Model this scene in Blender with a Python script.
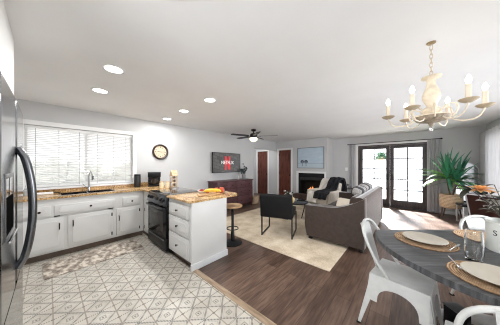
import bpy, bmesh, math, random
from mathutils import Vector, Matrix
random.seed(7)
PI = math.pi
sc = bpy.context.scene
C = sc.collection
for o in list(bpy.data.objects): bpy.data.objects.remove(o)

# ---------------------------------------------------------------- camera, world, exposure
YAW = math.radians(41.893)
cam_d = bpy.data.cameras.new('camera'); cam = bpy.data.objects.new('camera', cam_d); C.objects.link(cam)
cam_d.sensor_width = 36; cam_d.lens = 180.5*36/500; cam_d.shift_y = 2.52/500; cam_d.clip_start = .02
cam.location = (0, 0, 1.376); cam.rotation_euler = (PI/2, 0, YAW)
sc.camera = cam
w = bpy.data.worlds.new('sky'); sc.world = w; w.use_nodes = True
wn = w.node_tree.nodes; wl = w.node_tree.links
bg = wn['Background']; bg.inputs['Strength'].default_value = 3.0
tc = wn.new('ShaderNodeTexCoord'); sp = wn.new('ShaderNodeSeparateXYZ'); cr = wn.new('ShaderNodeValToRGB')
wl.new(tc.outputs['Generated'], sp.inputs[0]); wl.new(sp.outputs['Z'], cr.inputs[0]); wl.new(cr.outputs[0], bg.inputs[0])
cr.color_ramp.elements[0].color = (.93, .95, 1, 1); cr.color_ramp.elements[1].color = (.84, .91, 1, 1)
sc.view_settings.view_transform = 'Standard'; sc.view_settings.look = 'None'
sc.view_settings.gamma = 1; sc.view_settings.use_curve_mapping = False
sc.view_settings.exposure = 0.0
try:
    sc.cycles.max_bounces = 10; sc.cycles.diffuse_bounces = 6; sc.cycles.sample_clamp_indirect = 6
    sc.cycles.use_denoising = True; sc.cycles.filter_width = 1.1
except Exception: pass

def lamp_area(name, loc, rot, sx, sy, power, col=(1, 1, 1), portal=False, parent=None, shape='RECTANGLE'):
    d = bpy.data.lights.new(name, 'AREA'); d.shape = shape; d.size = sx
    if shape in ('RECTANGLE', 'ELLIPSE'): d.size_y = sy
    d.energy = power; d.color = col
    o = bpy.data.objects.new(name, d); C.objects.link(o); o.location = loc; o.rotation_euler = rot
    if portal: d.cycles.is_portal = True
    if parent: o.parent = parent
    return o
XW, YF, XR, YB, H = -4.52, 7.47, 1.41, -1.05, 2.396   # kitchen wall, french wall, right wall, back wall, ceiling
lamp_area('portal_kitchen', (XW-.15, .48, 1.51), (0, -PI/2, 0), 1.05, 1.5, 1, portal=True)
lamp_area('portal_french', (-.53, YF+.15, 1.05), (-PI/2, 0, 0), 1.8, 2.05, 1, portal=True)
lamp_area('daylight_right', (XR+.45, 3.6, 1.45), (0, math.radians(62), 0), 1.6, 3.2, 135, (.95, .97, 1)).data.spread = math.radians(130)
lamp_area('fill_back', (.1, YB-.20, 1.25), (PI/2, 0, 0), 1.9, 1.5, 42, (.96, .98, 1))  # added fill lamp outside the unseen back window
sun_d = bpy.data.lights.new('sun', 'SUN'); sun_d.energy = 38; sun_d.angle = math.radians(6); sun_d.color = (1, .975, .94)
sun = bpy.data.objects.new('sun', sun_d); C.objects.link(sun); sun.rotation_euler = Vector((.26, -.80, -.56)).to_track_quat('-Z', 'Y').to_euler()

# ---------------------------------------------------------------- materials
class N:
    """tiny expression helper over math nodes"""
    def __init__(s, nt, sock): s.nt = nt; s.s = sock
    def _m(s, op, *a, clamp=False):
        n = s.nt.nodes.new('ShaderNodeMath'); n.operation = op; n.use_clamp = clamp
        for i, v in enumerate((s,)+a):
            if isinstance(v, N): s.nt.links.new(v.s, n.inputs[i])
            else: n.inputs[i].default_value = v
        return N(s.nt, n.outputs[0])
    def __add__(s, b): return s._m('ADD', b)
    def __sub__(s, b): return s._m('SUBTRACT', b)
    def __mul__(s, b): return s._m('MULTIPLY', b)
    def frac(s): return s._m('FRACT')
    def abs(s): return s._m('ABSOLUTE')
    def lt(s, b): return s._m('LESS_THAN', b)
    def gt(s, b): return s._m('GREATER_THAN', b)
    def mx(s, b): return s._m('MAXIMUM', b)
    def mn(s, b): return s._m('MINIMUM', b)
MATS = {}
def mat(name, col, rough=.5, metal=0, var=.06, scale=8, bump=0, bscale=60, emit=None, estr=0, spec=None, sheen=0, trans=0, ior=1.45, coat=0, stretch=None, tint=None, sheen_rough=.5, alpha=None, subs=0):
    if name in MATS: return MATS[name]
    m = bpy.data.materials.new(name); m.use_nodes = True; nt = m.node_tree
    b = nt.nodes['Principled BSDF']
    c = (*col, 1)
    b.inputs['Roughness'].default_value = rough; b.inputs['Metallic'].default_value = metal
    t = nt.nodes.new('ShaderNodeTexCoord'); v = t.outputs['Object']
    if stretch:
        mp = nt.nodes.new('ShaderNodeMapping'); mp.inputs['Scale'].default_value = stretch
        nt.links.new(v, mp.inputs['Vector']); v = mp.outputs[0]
    if var:
        nz = nt.nodes.new('ShaderNodeTexNoise'); nz.inputs['Scale'].default_value = scale; nz.inputs['Detail'].default_value = 4
        nt.links.new(v, nz.inputs['Vector'])
        r = nt.nodes.new('ShaderNodeValToRGB'); nt.links.new(nz.outputs['Fac'], r.inputs[0])
        d = tint if tint else tuple(x*(1-var*2) for x in col)
        r.color_ramp.elements[0].position = .3; r.color_ramp.elements[1].position = .7
        r.color_ramp.elements[0].color = (*d, 1); r.color_ramp.elements[1].color = c if tint else (*[min(1, x*(1+var)) for x in col], 1)
        nt.links.new(r.outputs[0], b.inputs['Base Color'])
    else: b.inputs['Base Color'].default_value = c
    if bump:
        n2 = nt.nodes.new('ShaderNodeTexNoise'); n2.inputs['Scale'].default_value = bscale
        nt.links.new(v, n2.inputs['Vector'])
        bp = nt.nodes.new('ShaderNodeBump'); bp.inputs['Strength'].default_value = bump; bp.inputs['Distance'].default_value = .01
        nt.links.new(n2.outputs['Fac'], bp.inputs['Height']); nt.links.new(bp.outputs[0], b.inputs['Normal'])
    if emit: b.inputs['Emission Color'].default_value = (*emit, 1); b.inputs['Emission Strength'].default_value = estr
    if spec is not None: b.inputs['Specular IOR Level'].default_value = spec
    if sheen: b.inputs['Sheen Weight'].default_value = sheen; b.inputs['Sheen Roughness'].default_value = sheen_rough
    if trans: b.inputs['Transmission Weight'].default_value = trans; b.inputs['IOR'].default_value = ior
    if coat: b.inputs['Coat Weight'].default_value = coat
    if alpha is not None: b.inputs['Alpha'].default_value = alpha
    MATS[name] = m; return m
def ramp(nt, fac, stops):
    r = nt.nodes.new('ShaderNodeValToRGB'); e = r.color_ramp.elements
    while len(e) < len(stops): e.new(.5)
    for el, (p, c) in zip(e, stops): el.position = p; el.color = (*c, 1)
    nt.links.new(fac, r.inputs[0]); return r.outputs[0]
def mixc(nt, fac, a, b):
    n = nt.nodes.new('ShaderNodeMix'); n.data_type = 'RGBA'
    for s, i in ((fac, 0), (a, 6), (b, 7)):
        if isinstance(s, N): nt.links.new(s.s, n.inputs[i])
        elif isinstance(s, (tuple, float, int)): n.inputs[i].default_value = (*s, 1) if isinstance(s, tuple) else s
        else: nt.links.new(s, n.inputs[i])
    return n.outputs[2]
def base(name, rough=.5):
    m = bpy.data.materials.new(name); m.use_nodes = True; nt = m.node_tree
    b = nt.nodes['Principled BSDF']; b.inputs['Roughness'].default_value = rough
    g = nt.nodes.new('ShaderNodeTexCoord'); s = nt.nodes.new('ShaderNodeSeparateXYZ'); nt.links.new(g.outputs['Object'], s.inputs[0])
    MATS[name] = m
    return m, nt, b, g.outputs['Object'], N(nt, s.outputs[0]), N(nt, s.outputs[1]), N(nt, s.outputs[2])
def noise(nt, vec, scale, detail=4, stretch=None):
    if stretch:
        mp = nt.nodes.new('ShaderNodeMapping'); mp.inputs['Scale'].default_value = stretch; nt.links.new(vec, mp.inputs['Vector']); vec = mp.outputs[0]
    n = nt.nodes.new('ShaderNodeTexNoise'); n.inputs['Scale'].default_value = scale; n.inputs['Detail'].default_value = detail
    nt.links.new(vec, n.inputs['Vector']); return n.outputs['Fac']

def m_tile():
    m, nt, b, v, x, y, z = base('patterned_tile', .42)
    T = .2
    u = ((x-.026)*(1/T)).frac()-.5; q = ((y-.026)*(1/T)).frac()-.5     # tile centre = 0
    au, aq = u.abs(), q.abs()
    dia = au+aq
    dots = (((u-q)*11.0).frac().lt(.62))
    dots2 = (((u+q)*11.0).frac().lt(.62))
    pos = (u*q).gt(0)
    ds = dots*pos + dots2*(pos._m('SUBTRACT', 1)*-1.0)
    ring = (dia-.47).abs().lt(.06)*ds                                    # dotted diamond
    sq = ((au.mx(aq))-.10).abs().lt(.025)                                # little square
    dot = (au.mx(aq)).lt(.035)
    cd = (au._m('SUBTRACT', .5)*-1.0); cq = (aq._m('SUBTRACT', .5)*-1.0)  # distance to tile corner
    cdot = (cd+cq).lt(.075)
    row = cd.lt(.036)*((q*14.0).frac().lt(.55))                           # dashed lines
    row2 = cq.lt(.03)*((u*14.0).frac().lt(.55))
    inner = (dia-.33).abs().lt(.018)*ds
    f = ring.mx(sq*.55).mx(dot).mx(cdot).mx(row*.8).mx(row2*.5).mx(inner*.5)
    body = ramp(nt, noise(nt, v, 5), [(.3, (.44, .40, .34)), (.7, (.58, .55, .49))])
    c = mixc(nt, f*.95, body, (.10, .095, .09))
    gy = cq.lt(.02); gx = cd.lt(.008)
    c = mixc(nt, gy*.8, c, (.26, .20, .15)); c = mixc(nt, gx*.1, c, (.3, .25, .2))
    nt.links.new(c, b.inputs['Base Color'])
    return m
def m_wood_floor():
    m, nt, b, v, x, y, z = base('dark_wood_planks', .34)
    cmb = nt.nodes.new('ShaderNodeCombineXYZ'); nt.links.new(y.s, cmb.inputs[0]); nt.links.new(x.s, cmb.inputs[1])
    br = nt.nodes.new('ShaderNodeTexBrick'); nt.links.new(cmb.outputs[0], br.inputs['Vector'])
    br.inputs['Scale'].default_value = 1; br.inputs['Brick Width'].default_value = 1.25; br.inputs['Row Height'].default_value = .15
    br.inputs['Mortar Size'].default_value = .0022; br.offset = .37
    br.inputs['Color1'].default_value = (0, 0, 0, 1); br.inputs['Color2'].default_value = (1, 1, 1, 1); br.inputs['Mortar'].default_value = (.5, .5, .5, 1)
    g1 = N(nt, noise(nt, v, 6, 6, (7, .7, 1))); g2 = N(nt, noise(nt, v, 2.2, 4, (2.5, .7, 1)))
    tone = N(nt, br.outputs['Color'])
    f = g1*.55+g2*.35+tone*.16
    c = ramp(nt, f.s, [(.30, (.034, .020, .014)), (.50, (.105, .062, .044)), (.62, (.165, .105, .076)), (.78, (.25, .175, .132))])
    c = mixc(nt, N(nt, br.outputs['Fac'])*.8, c, (.02, .014, .01))
    nt.links.new(c, b.inputs['Base Color'])
    bp = nt.nodes.new('ShaderNodeBump'); bp.inputs['Strength'].default_value = .15; bp.inputs['Distance'].default_value = .003
    nt.links.new(g1.s, bp.inputs['Height']); nt.links.new(bp.outputs[0], b.inputs['Normal'])
    return m
def m_granite():
    m, nt, b, v, x, y, z = base('gold_granite', .18)
    n1 = N(nt, noise(nt, v, 60, 8)); n2 = N(nt, noise(nt, v, 7, 3))
    c = ramp(nt, (n1*.7+n2*.3).s, [(.35, (.07, .033, .016)), (.43, (.30, .16, .06)), (.50, (.52, .33, .145)), (.62, (.72, .53, .30))])
    vo = nt.nodes.new('ShaderNodeTexVoronoi'); vo.inputs['Scale'].default_value = 120; nt.links.new(v, vo.inputs['Vector'])
    c = mixc(nt, N(nt, vo.outputs['Distance']).lt(.2)*.5, c, (.06, .035, .02))
    nt.links.new(c, b.inputs['Base Color']); return m
def m_rug():
    m, nt, b, v, x, y, z = base('beige_wool', .95)
    n1 = N(nt, noise(nt, v, 3.5, 6)); n2 = N(nt, noise(nt, v, 60, 2))
    c = ramp(nt, (n1*.7+n2*.3).s, [(.35, (.44, .35, .25)), (.5, (.60, .50, .37)), (.65, (.72, .63, .50))])
    nt.links.new(c, b.inputs['Base Color'])
    bp = nt.nodes.new('ShaderNodeBump'); bp.inputs['Strength'].default_value = .5; bp.inputs['Distance'].default_value = .01
    nt.links.new(n2.s, bp.inputs['Height']); nt.links.new(bp.outputs[0], b.inputs['Normal'])
    return m
def m_runner():
    m, nt, b, v, x, y, z = base('grey_runner', .95)
    n1 = N(nt, noise(nt, v, 9, 5, (1, 1.6, 1))); n2 = N(nt, noise(nt, v, 50, 3))
    c = ramp(nt, (n1*.75+n2*.25).s, [(.38, (.16, .125, .10)), (.5, (.36, .31, .26)), (.58, (.62, .56, .48))])
    nt.links.new(c, b.inputs['Base Color']); return m
def m_planks_table():
    m, nt, b, v, x, y, z = base('grey_wash_planks', .33)
    g = N(nt, noise(nt, v, 6, 6, (1, 9, 1)))
    c = ramp(nt, g.s, [(.3, (.022, .023, .026)), (.5, (.05, .052, .056)), (.7, (.11, .113, .12))])
    seam = ((y*(1/.135)).frac()-.5).abs().gt(.475)
    c = mixc(nt, seam*.85, c, (.02, .02, .022))
    nt.links.new(c, b.inputs['Base Color']); return m
def m_woven(name, c1, c2, c3, rings=70, rough=.8):
    m, nt, b, v, x, y, z = base(name, rough)
    ln = nt.nodes.new('ShaderNodeVectorMath'); ln.operation = 'LENGTH'; nt.links.new(v, ln.inputs[0])
    r = N(nt, ln.outputs['Value']); s = (r*rings).frac()
    n = N(nt, noise(nt, v, 60, 3)); f = (s-.5).abs()*.9+n*.6
    c = ramp(nt, f.s, [(.25, c1), (.5, c2), (.75, c3)])
    nt.links.new(c, b.inputs['Base Color']); 
    bp = nt.nodes.new('ShaderNodeBump'); bp.inputs['Strength'].default_value = .6; bp.inputs['Distance'].default_value = .004
    nt.links.new(s.s, bp.inputs['Height']); nt.links.new(bp.outputs[0], b.inputs['Normal'])
    return m
def m_basket(name, c1, c2, f=90):
    m, nt, b, v, x, y, z = base(name, .85)
    n = N(nt, noise(nt, v, 45, 3)); s = ((z*f).frac()-.5).abs()*.8+n*.6
    nt.links.new(ramp(nt, s.s, [(.3, c1), (.65, c2)]), b.inputs['Base Color']); return m
def m_stripes():
    m, nt, b, v, x, y, z = base('striped_knit', .95)
    s = (y*(1/.30)).frac(); n = N(nt, noise(nt, v, 60, 3))
    k = (s-.5).abs().lt(.2).mx((s-.95).abs().lt(.025)).mx((s-.08).abs().lt(.025))
    c = mixc(nt, k, ramp(nt, n.s, [(.3, (.24, .23, .22)), (.7, (.40, .385, .37))]), (.045, .043, .045))
    nt.links.new(c, b.inputs['Base Color']); return m
def m_screen():
    m, nt, b, v, x, y, z = base('lit_screen', .25)
    br = nt.nodes.new('ShaderNodeTexBrick'); cmb = nt.nodes.new('ShaderNodeCombineXYZ')
    nt.links.new((y*1.0).s, cmb.inputs[0]); nt.links.new((z+y*.25).s, cmb.inputs[1]); nt.links.new(cmb.outputs[0], br.inputs['Vector'])
    br.inputs['Scale'].default_value = 1; br.inputs['Brick Width'].default_value = .17; br.inputs['Row Height'].default_value = .10; br.inputs['Mortar Size'].default_value = .006
    br.inputs['Color1'].default_value = (.065, .06, .06, 1); br.inputs['Color2'].default_value = (.19, .18, .175, 1); br.inputs['Mortar'].default_value = (.03, .03, .03, 1)
    c = mixc(nt, N(nt, noise(nt, v, 16, 4)), br.outputs['Color'], (.10, .095, .09))
    nt.links.new(c, b.inputs['Emission Color']); b.inputs['Emission Strength'].default_value = .75
    b.inputs['Base Color'].default_value = (.02, .02, .02, 1); return m
def m_wood(name, dark, mid, light, stretch=(6, 6, .8), rough=.4, scale=5):
    m, nt, b, v, x, y, z = base(name, rough)
    g = noise(nt, v, scale, 6, stretch)
    nt.links.new(ramp(nt, g, [(.3, dark), (.5, mid), (.72, light)]), b.inputs['Base Color']); return m
def m_fire():
    m, nt, b, v, x, y, z = base('flame', .5)
    c = ramp(nt, noise(nt, v, 14, 3), [(.35, (1, .16, .02)), (.6, (1, .55, .16))])
    nt.links.new(c, b.inputs['Emission Color']); b.inputs['Emission Strength'].default_value = 1.4
    b.inputs['Base Color'].default_value = (.3, .1, .02, 1); return m
def m_pane():
    if 'pane_glass' in MATS: return MATS['pane_glass']
    m = bpy.data.materials.new('pane_glass'); m.use_nodes = True; nt = m.node_tree; nt.nodes.remove(nt.nodes['Principled BSDF'])
    a = nt.nodes.new('ShaderNodeBsdfTransparent'); g = nt.nodes.new('ShaderNodeBsdfGlossy'); g.inputs['Roughness'].default_value = .02
    f = nt.nodes.new('ShaderNodeLayerWeight'); f.inputs[0].default_value = .12; x = nt.nodes.new('ShaderNodeMixShader')
    nt.links.new(f.outputs['Fresnel'], x.inputs[0]); nt.links.new(a.outputs[0], x.inputs[1]); nt.links.new(g.outputs[0], x.inputs[2]); nt.links.new(x.outputs[0], nt.nodes['Material Output'].inputs[0])
    MATS['pane_glass'] = m; return m
def m_clockface():
    m, nt, b, v, x, y, z = base('clock_face', .6)
    nt.links.new(ramp(nt, noise(nt, v, 18, 3), [(.3, (.56, .45, .31)), (.7, (.68, .57, .42))]), b.inputs['Base Color']); return m
def m_art():
    m, nt, b, v, x, y, z = base('beach_print', .35)
    # pale sky over a paler strip of sea
    n = N(nt, noise(nt, v, 4, 4, (1, 1, 3)))
    sky = ramp(nt, n.s, [(.3, (.44, .56, .66)), (.7, (.54, .64, .72))])
    c = mixc(nt, z.lt(-.215), sky, (.50, .60, .66)); c = mixc(nt, (z+.215).abs().lt(.006), c, (.25, .33, .40))
    nt.links.new(c, b.inputs['Base Color']); return m

TILE, WOODF, GRANITE, RUG, RUNNER, TABLETOP = m_tile(), m_wood_floor(), m_granite(), m_rug(), m_runner(), m_planks_table()
WALL = mat('wall_paint', (.57, .57, .568), .75, var=.012, scale=2)
CEIL = mat('ceiling_paint', (.88, .88, .88), .85, var=.01, scale=3, bump=.06, bscale=180)
TRIM = mat('white_trim', (.82, .82, .81), .4, var=.01)
CAB = mat('white_cabinet', (.63, .625, .61), .38, var=.012, scale=4)
BLACK = mat('black_metal', (.010, .010, .011), .38, var=.05, spec=.25)
BLACKG = mat('black_gloss', (.008, .008, .009), .12, var=0, spec=.12)
STEEL = mat('brushed_steel', (.17, .176, .19), .15, 1, var=.04, scale=3, stretch=(1, 1, 40))
STEELD = mat('dark_steel', (.22, .225, .235), .25, 1, var=.04)
CHROME = mat('chrome', (.6, .61, .62), .12, 1, var=0)
DOORW = m_wood('red_brown_door', (.06, .016, .010), (.125, .035, .020), (.18, .055, .034))
DRESS = m_wood('mahogany', (.05, .020, .024), (.095, .038, .044), (.135, .056, .062), (6, .8, 6))
FRENCH = m_wood('dark_brown_frame', (.030, .022, .022), (.055, .042, .042), (.085, .065, .065))
GLASS = mat('glass', (1, 1, 1), .02, var=0, trans=1, ior=1.45)
LEATHERB = mat('black_leather', (.006, .006, .0065), .6, spec=.25, var=.1, bump=.1, bscale=150)
SOFA = mat('taupe_velvet', (.062, .043, .035), .9, var=.10, scale=25, bump=.08, bscale=220, sheen=1.0, sheen_rough=.22)
PAINTW = mat('distressed_white_metal', (.53, .535, .52), .33, var=.05, scale=14, spec=.6)
BRONZE = mat('bronze_hardware', (.025, .02, .018), .4, .6, var=.05)
SOILM = mat('dark_soil', (.03, .022, .017), .95, var=.2)

# ---------------------------------------------------------------- mesh helpers
class MB:
    def __init__(s): s.bm = bmesh.new()
    def _ap(s, vs, M):
        if M is not None: bmesh.ops.transform(s.bm, matrix=M, verts=vs)
    def box(s, x0, x1, y0, y1, z0, z1, bev=0, M=None, seg=2):
        r = bmesh.ops.create_cube(s.bm, size=1); vs = r['verts']
        for v in vs: v.co = Vector((x0+(v.co.x+.5)*(x1-x0), y0+(v.co.y+.5)*(y1-y0), z0+(v.co.z+.5)*(z1-z0)))
        if bev:
            es = list({e for v in vs for e in v.link_edges})
            r = bmesh.ops.bevel(s.bm, geom=es, offset=bev, segments=seg, affect='EDGES', profile=.6)
            vs = list({v for f in r['faces'] for v in f.verts}|{v for v in vs if v.is_valid})
        s._ap(vs, M); return s
    def lathe(s, prof, n=24, c=(0, 0, 0), M=None, cap=True):
        rings = []; vs = []
        for r, z in prof:
            ring = [s.bm.verts.new((c[0]+r*math.cos(2*PI*i/n), c[1]+r*math.sin(2*PI*i/n), c[2]+z)) for i in range(n)]
            rings.append(ring); vs += ring
        for a, b in zip(rings, rings[1:]):
            for i in range(n): s.bm.faces.new((a[i], a[(i+1) % n], b[(i+1) % n], b[i]))
        if cap:
            if prof[0][0] > 1e-5: s.bm.faces.new(rings[0][::-1])
            if prof[-1][0] > 1e-5: s.bm.faces.new(rings[-1])
        s._ap(vs, M); return s
    def cyl(s, c, r, z0, z1, n=20, M=None): return s.lathe([(r, z0), (r, z1)], n, (c[0], c[1], 0), M)
    def tube(s, pts, r, n=10, M=None, closed=False):
        pts = [Vector(p) for p in pts]; k = len(pts); rr = r if isinstance(r, (list, tuple)) else [r]*k
        rings = []; vs = []; up = None
        for i, p in enumerate(pts):
            if closed: t = pts[(i+1) % k]-pts[i-1]
            else: t = pts[min(i+1, k-1)]-pts[max(i-1, 0)]
            t.normalize()
            if up is None:
                up = Vector((0, 0, 1)) if abs(t.z) < .9 else Vector((1, 0, 0))
            a = t.cross(up)
            if a.length < 1e-4: a = t.orthogonal()
            a.normalize(); bb = a.cross(t).normalized(); up = bb
            ring = [s.bm.verts.new(p+(a*math.cos(2*PI*j/n)+bb*math.sin(2*PI*j/n))*rr[i]) for j in range(n)]
            rings.append(ring); vs += ring
        prs = list(zip(rings, rings[1:]))+([(rings[-1], rings[0])] if closed else [])
        for a, b in prs:
            for j in range(n): s.bm.faces.new((a[j], a[(j+1) % n], b[(j+1) % n], b[j]))
        if not closed: s.bm.faces.new(rings[0][::-1]); s.bm.faces.new(rings[-1])
        s._ap(vs, M); return s
    def prism(s, poly, z0, z1, M=None, bev=0):
        a = [s.bm.verts.new((x, y, z0)) for x, y in poly]; b = [s.bm.verts.new((x, y, z1)) for x, y in poly]
        n = len(poly); fs = [s.bm.faces.new(a[::-1]), s.bm.faces.new(b)]
        for i in range(n): s.bm.faces.new((a[i], a[(i+1) % n], b[(i+1) % n], b[i]))
        vs = a+b
        if bev:
            es = list({e for f in fs for e in f.edges})
            r = bmesh.ops.bevel(s.bm, geom=es, offset=bev, segments=2, affect='EDGES', profile=.6)
            vs = list({v for f in r['faces'] for v in f.verts}|{v for v in vs if v.is_valid})
        s._ap(vs, M); return s
    def ball(s, c, r, M=None, n=14):
        rx, ry, rz = r if isinstance(r, (tuple, list)) else (r, r, r)
        q = bmesh.ops.create_uvsphere(s.bm, u_segments=n, v_segments=max(6, n*2//3), radius=1)
        for v in q['verts']: v.co = Vector((c[0]+v.co.x*rx, c[1]+v.co.y*ry, c[2]+v.co.z*rz))
        s._ap(q['verts'], M); return s
    def grid(s, f, nu, nv, thick=0, closed_u=False, M=None):
        """surface f(u,v) in 0..1; thick -> closed shell offset along normals"""
        P = [[Vector(f(i/nu, j/nv)) for j in range(nv+1)] for i in range(nu+1)]
        V = [[s.bm.verts.new(p) for p in row] for row in P]; vs = [v for r in V for v in r]; fs = []
        for i in range(nu):
            for j in range(nv): fs.append(s.bm.faces.new((V[i][j], V[i+1][j], V[i+1][j+1], V[i][j+1])))
        if thick:
            for f_ in fs: f_.normal_update()
            r = bmesh.ops.solidify(s.bm, geom=fs, thickness=thick)
            vs += [g for g in r['geom'] if isinstance(g, bmesh.types.BMVert)]
        s._ap(list(set(vs)), M); return s
    def leaf(s, base_, az, elev, L, w_, droop, n=7, twist=0):
        """a folded strap leaf arching outwards"""
        p = Vector(base_); d = Vector((math.cos(az), math.sin(az), 0)); side = Vector((-d.y, d.x, 0)); a = elev; rows = []
        for i in range(n+1):
            t = i/n; wd = w_*(math.sin(PI*min(1, t*.86+.14))**.8)+.0008
            up = -d*math.sin(a)+Vector((0, 0, math.cos(a)))
            rows.append([s.bm.verts.new(p+side*wd+up*wd*.35), s.bm.verts.new(p), s.bm.verts.new(p-side*wd+up*wd*.35)])
            p = p+(d*math.cos(a)+Vector((0, 0, math.sin(a))))*(L/n); a -= droop/n
        for a_, b_ in zip(rows, rows[1:]):
            for k in range(2): s.bm.faces.new((a_[k], a_[k+1], b_[k+1], b_[k]))
        return s
    def build(s, name, m, parent=None, loc=None, rz=0, smooth=True, angle=40):
        bmesh.ops.recalc_face_normals(s.bm, faces=s.bm.faces[:])
        me = bpy.data.meshes.new(name); s.bm.to_mesh(me); s.bm.free()
        ms = m if isinstance(m, list) else [m]
        for q in ms: me.materials.append(q)
        if smooth:
            me.polygons.foreach_set('use_smooth', [True]*len(me.polygons))
            try: me.set_sharp_from_angle(angle=math.radians(angle))
            except Exception: pass
        o = bpy.data.objects.new(name, me); C.objects.link(o)
        if parent: o.parent = parent
        if loc: o.location = loc
        o.rotation_euler.z = rz
        return o
def T(x, y, z): return Matrix.Translation((x, y, z))
def RX(a): return Matrix.Rotation(a, 4, 'X')
def RY(a): return Matrix.Rotation(a, 4, 'Y')
def RZ(a): return Matrix.Rotation(a, 4, 'Z')
def tag(o, label=None, cat=None, group=None, kind=None):
    if label: o['label'] = label
    if cat: o['category'] = cat
    if group: o['group'] = group
    if kind: o['kind'] = kind
    return o
def thing(name, label, cat, loc=(0, 0, 0), rz=0, group=None):
    o = bpy.data.objects.new(name, None); C.objects.link(o); o.location = loc; o.rotation_euler.z = rz
    o.empty_display_size = .1
    return tag(o, label, cat, group)
def struct(name, mb, m, label=None):
    o = mb.build(name, m, smooth=False); o['kind'] = 'structure'
    o['label'] = label or name.replace('_', ' '); o['category'] = name.split('_')[0].split('.')[0]
    return o
def dup(root, loc, rz=None, label=None, group=None):
    r = root.copy(); C.objects.link(r); r.location = loc
    if rz is not None: r.rotation_euler.z = rz
    if label: r['label'] = label
    if group: r['group'] = group
    for ch in list(root.children):
        c = ch.copy(); C.objects.link(c); c.parent = r
        for g in list(ch.children):
            d = g.copy(); C.objects.link(d); d.parent = c
    return r
def text_mesh(body, size, depth):
    cu = bpy.data.curves.new('lettering', 'FONT'); cu.body = body; cu.size = size; cu.extrude = depth; cu.align_x = 'CENTER'; cu.align_y = 'CENTER'
    t = bpy.data.objects.new('lettering', cu); C.objects.link(t)
    dg = bpy.context.evaluated_depsgraph_get(); me = bpy.data.meshes.new_from_object(t.evaluated_get(dg))
    bpy.data.objects.remove(t); return me

# ---------------------------------------------------------------- room shell
WT = .14
def wall_x(name, x0, x1, y0, y1, holes, label, z1=H+.1, m=WALL):
    """wall slab lying along Y, holes = [(ya,yb,za,zb)]"""
    b = MB(); y = y0
    for ya, yb, za, zb in sorted(holes):
        b.box(x0, x1, y, ya, 0, z1)
        if za > 0: b.box(x0, x1, ya, yb, 0, za)
        b.box(x0, x1, ya, yb, zb, z1); y = yb
    b.box(x0, x1, y, y1, 0, z1)
    return struct(name, b, m, label)
def wall_y(name, y0, y1, x0, x1, holes, label, z1=H+.1, m=WALL):
    b = MB(); x = x0
    for xa, xb, za, zb in sorted(holes):
        b.box(x, xa, y0, y1, 0, z1)
        if za > 0: b.box(xa, xb, y0, y1, 0, za)
        b.box(xa, xb, y0, y1, zb, z1); x = xb
    b.box(x, x1, y0, y1, 0, z1)
    return struct(name, b, m, label)
YT = 1.277; YC = 6.77; XC = -2.30; XH = -6.0; YD = 5.25
struct('floor', MB().box(XH-.2, XR+.2, YT, YF+.2, -.1, 0), WOODF, 'dark brown wood plank floor of the living and dining area')
struct('floor_kitchen', MB().box(XW-.2, XR+.2, YB-.2, YT, -.1, 0), TILE, 'cream patterned tile floor of the kitchen')
struct('trim_1', MB().box(-2.11, XR, YT-.035, YT+.03, 0, .008, .003), m_wood('oak_strip', (.22, .15, .09), (.33, .24, .16), (.42, .32, .22), (1, 6, 6)), 'tan wood threshold strip between tile and wood floor')
struct('ceiling', MB().box(XH-.2, XR+.2, YB-.2, YF+.2, H, H+.12), CEIL, 'white flat ceiling')
KW = (-.26, 1.215, 1.0, 2.02)
wall_x('wall_left', XW-WT, XW, YB-.2, YD, [KW], 'pale grey kitchen wall with window and clock')
struct('wall_left_header', MB().box(XW-WT, XW, YD-.001, YC, 2.03, H+.1), WALL, 'header above the hallway opening')
DH = 2.02
D2 = (-4.37, -3.77); D1 = (-5.58, -4.97)
wall_y('wall_fireplace', YC, YC+.12, XH, XC, [(D1[0], D1[1], 0, DH), (D2[0], D2[1], 0, DH), (-3.43, -2.39, .10, 1.06)], 'grey wall holding the fireplace and the brown doors')
struct('wall_chimney', MB().box(XC-.08, XC, YC+.12, YF, 0, H+.1), WALL, 'short return wall beside the fireplace')
struct('wall_doorback', MB().box(XH, -3.6, YC+.2, YC+.3, 0, H+.1), WALL, 'wall behind the brown doors')
FD = (-1.45, .37, 0, 2.06)
wall_y('wall_far', YF, YF+WT, XC-.2, XR+.2, [FD], 'grey far wall around the french doors')
RW = (2.0, 6.8, .45, 2.04)
wall_x('wall_right', XR, XR+WT, YB-.2, YF+.2, [RW], 'right wall with the curtained window')
BW = (-.85, 1.05, .5, 2.0)
wall_y('wall_back', YB-WT, YB, XW-.2, XR+.2, [BW], 'back wall behind the camera')
wall_x('wall_hall', XH-.12, XH, YD-1, YC+.3, [], 'left wall of the little hallway')
wall_y('wall_hallend', YD-1.1, YD-1, XH, XW-WT, [], 'end wall of the little hallway')
# soffit over the refrigerator
struct('wall_soffit', MB().box(-2.42, -1.05, YB, -.19, 1.80, H), TRIM, 'white boxed soffit above the refrigerator')
# baseboards
def bb(name, x0, x1, y0, y1): struct(name, MB().box(x0, x1, y0, y1, 0, .09, .004), TRIM, 'white baseboard')
bb('baseboard_left', XW, XW+.015, 1.85, YD)
bb('baseboard_fireplace', -3.69, -3.53, YC-.015, YC)
bb('baseboard_hall', XW, -4.5, YC-.015, YC); bb('baseboard_hall.001', -4.88, XW, YC-.015, YC)
bb('baseboard_chimney', XC, XC+.015, YC, YF)
bb('baseboard_far', XC+.015, -1.56, YF-.015, YF); bb('baseboard_far.001', .48, XR, YF-.015, YF)
bb('baseboard_right', XR-.015, XR, YT, YF-.015)

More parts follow.
